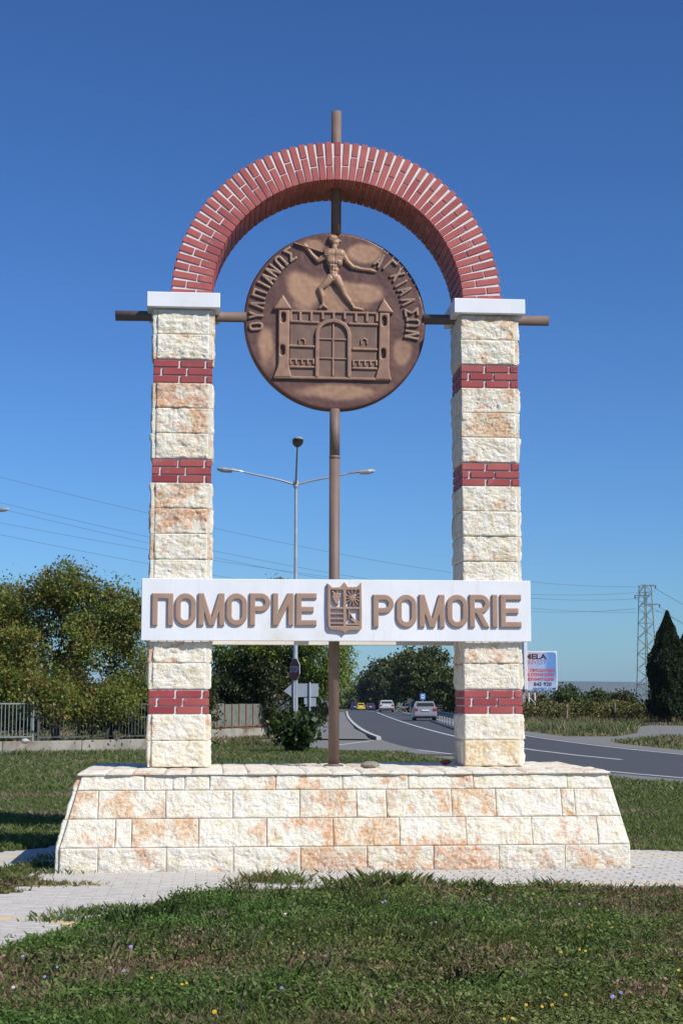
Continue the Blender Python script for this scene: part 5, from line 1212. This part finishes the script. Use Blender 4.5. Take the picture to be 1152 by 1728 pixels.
# ================================================================== VEHICLES
def car(name,label,px,D,Wd,Ln,Hc,paint,px_y=None,kind='hatch',rz=0):
    b=foot(px,D); 
    p=b; t=thing(name,label,'car',p+Vector((0,0,.016)),-YAW+rz,'cars driving away on the road'); P=M.setdefault(paint[0],plain(paint[0],paint[1],.3,.25))
    hw=Wd/2
    # side outline (y forward, z): rear at y=0
    prof=[(.06,.26),(.0,.42),(.02,.62),(.06,.82),(.10,.98),(1.2,1.0),(Ln-1.3,.98),(Ln-.5,.86),(Ln-.08,.70),(Ln,.45),(Ln-.06,.26)]
    V=[];Fc=[];secs=[(-hw+.0,.965),(-hw+.05,1.),(hw-.05,1.),(hw,.965)]
    n=len(prof)
    for x,s in secs:
        for y,z in prof: V.append((x,Ln/2+(y-Ln/2)*s,.26+(z-.26)*(s if z>.5 else 1)))
    for r in range(3): Fc+=[(r*n+i,r*n+(i+1)%n,(r+1)*n+(i+1)%n,(r+1)*n+i) for i in range(n)]
    Fc+=[tuple(reversed(range(n))),tuple(range(3*n,4*n))]
    body=mk('body',V,Fc,P,t)
    zr=Hc; yb=.14 if kind=='hatch' else .08; roof=[(yb,.97),(yb+.36,zr-.07),(yb+.52,zr),(Ln*.52,zr),(Ln*.60,zr-.06),(Ln-1.15,.97)]
    def cab(name,prof,w0,w1,m):
        V=[];Fc=[];n=len(prof)
        for sx in (-1,1):
            for y,z in prof: f=(z-.97)/(zr-.97); V.append((sx*(w0+(w1-w0)*f),y,z))
        Fc=[(i,(i+1)%n,n+(i+1)%n,n+i) for i in range(n)]+[tuple(reversed(range(n))),tuple(range(n,2*n))]
        return mk(name,V,Fc,m,t)
    cab('cabin',roof,hw-.07,hw-.22,P)
    # glass set slightly proud of the cabin
    def q(u,z,dy=-.012): 
        y=yb+(z-.97)/(zr-.07-.97)*.36; return (u,y+dy,z)
    f=lambda z:(hw-.07)+(-.15)*(z-.97)/(zr-.97)
    zA,zB=1.03,zr-.13; V=[q(-f(zA)+.09,zA),q(f(zA)-.09,zA),q(f(zB)-.07,zB),q(-f(zB)+.07,zB)]; mk('rear_window',V,[(0,1,2,3)],M['glass'],t)
    for sx in (-1,1):
        V=[(sx*(f(z)+.008),y,z) for y,z in ((yb+.35,1.03),(Ln*.60,1.03),(Ln*.53,zB),(yb+.55,zB))]; mk('side_window',V,[(0,1,2,3)],M['glass'],t)
        MB().box(sx*hw*.985-(.26 if sx>0 else 0),-.012,.72,sx*hw*.985+(.26 if sx<0 else 0),.07,.90,.01).build('tail_lamp',M['tail'],t)
        for y in (.72,Ln-.80):
            wh=MB(); c=(sx*(hw-.10),y,.30); wh.V=[];
            wh.lathe((0,0,0),[(.20,-.09),(.29,-.085),(.30,-.05),(.30,.05),(.29,.085),(.20,.09)],18); o=wh.build('wheel',M['rubber'],t,loc=c); o.rotation_euler=(0,math.pi/2,0)
            o2=MB().lathe((0,0,0),[(.17,-.002),(.17,.004),(.05,.02)],12).build('rim',M['zinc'],o,loc=(0,0,sx*.09)); o2.rotation_euler=(0,0 if sx>0 else math.pi,0)
        MB().box(sx*(hw+.0),Ln*.62,.98,sx*(hw+.16),Ln*.62+.08,1.10,.02).build('wing_mirror',M['glass'],t)
    MB().box(-hw+.02,-.05,.32,hw-.02,.10,.52,.03).build('rear_bumper',M['bumper'] if kind!='hatch' else P,t)
    MB().box(-.26,-.03 if kind=='hatch' else -.02,.70,.26,-.005,.80).build('number_plate',M['plate'],t)
    MB().box(-hw+.12,.1,.18,hw-.12,Ln-.1,.27).build('underbody',M['rubber'],t)
    return t
M['bumper']=plain('dark_bumper',(.06,.06,.065),.6)
car('hatchback_car','silver hatchback driving away, nearest car on the road',717.5,114,1.66,3.95,1.41,('silver_paint',(.27,.275,.30)))
car('estate_car','white car driving away behind a row of traffic, left of the silver one',652.5,186,1.70,4.2,1.42,('white_paint',(.55,.56,.55)),kind='estate')
car('small_car','small bright yellow car far down the road',609,318,1.62,3.6,1.5,('yellow_paint',(.75,.52,.02)))
car('dark_car','dark blue car right of the yellow car far down the road',625,300,1.72,4.2,1.42,('navy_paint',(.05,.06,.11)))
car('dark_van','dark van in the oncoming lane at the far end of the road',599,335,1.8,4.4,1.8,('black_blue_paint',(.035,.045,.08)))
b=foot(622,345); t=thing('lorry','red lorry with a blue covered load ahead of the cars','lorry',b,-YAW); M['lred']=plain('lorry_red',(.30,.07,.05)); M['lblue']=plain('tarp_blue',(.04,.25,.55))
MB().box(-1.3,0,1.1,1.3,6,3.2,.05).build('cargo_box',M['lred'],t); MB().box(-.9,.4,3.2,.9,5.4,3.5,.08).build('load_cover',M['lblue'],t); MB().box(-1.2,6.1,.6,1.2,8,2.9,.1).build('cab',M['lred'],t)
for y in (1.1,2.2,7.):
    for sx in (-1,1): o=MB().lathe((0,0,0),[(.5,-.15),(.5,.15)],14).build('wheel',M['rubber'],t,loc=(sx*1.05,y,.5)); o.rotation_euler=(0,math.pi/2,0)
MB().box(-1.2,.1,.85,1.2,5.9,1.1).build('chassis',M['bumper'],t)
# ================================================================== SMALL THINGS ON THE PLINTH
def rockthing(name,label,loc,r,sq,m,seed,cat):
    mb=MB(); n=14; V=[];Fc=[]
    for j in range(7):
        ph=math.pi*j/6
        for i in range(n):
            a=6.283*i/n; d=Vector((math.cos(a)*math.sin(ph),math.sin(a)*math.sin(ph),math.cos(ph))); k=1+.55*float(fbm(d.x*1.6+seed,d.y*1.6,d.z*1.6,seed,3)); V.append((d.x*r*sq[0]*k,d.y*r*sq[1]*k,d.z*r*sq[2]*k+r*sq[2]*.85))
    for j in range(6): Fc+=[(j*n+i,(j+1)*n+i,(j+1)*n+(i+1)%n,j*n+(i+1)%n) for i in range(n)]
    return tag(mk(name,V,Fc,m,loc=loc),label,cat)
x,z=onY(624,1294,-.35); rockthing('loose_rock','flat brown rock lying on the coping right of the central pole',(x,-.35,.925),.10,(.95,.7,.36),M['rock'],3,'rock')
x,z=onY(751,1287,.45); rockthing('brick_fragment','small red brick fragment on the coping beside the right pillar',(x,.45,.925),.06,(1.,.8,.45),M['redclay'],5,'brick piece')
g_=gnd(689,1497); rockthing('loose_rock','dark stone lying on the kerb in front of the plinth',(g_.x,g_.y,.02),.035,(1,.8,.6),M['rock'],8,'rock')
g_=gnd(42,1277); rockthing('loose_rock','small pale stone block on the low wall by the grey railing',(g_.x,g_.y+.05,.37),.12,(1,.8,.6),M['kerb'],9,'rock')

# ================================================================== AIR
mh=bpy.data.materials.new('air'); mh.use_nodes=True; hn=mh.node_tree; hn.nodes.remove(hn.nodes['Principled BSDF']); pvn=hn.nodes.new('ShaderNodeVolumePrincipled')
pvn.inputs['Color'].default_value=(.52,.70,1,1); pvn.inputs['Density'].default_value=HAZE; hn.links.new(pvn.outputs[0],hn.nodes['Material Output'].inputs['Volume'])
hz=MB().box(-9500,-9500,-30,9500,9500,110).build('haze',mh); hz['kind']='stuff'; hz['label']='thin pale haze between the road and the far hills'
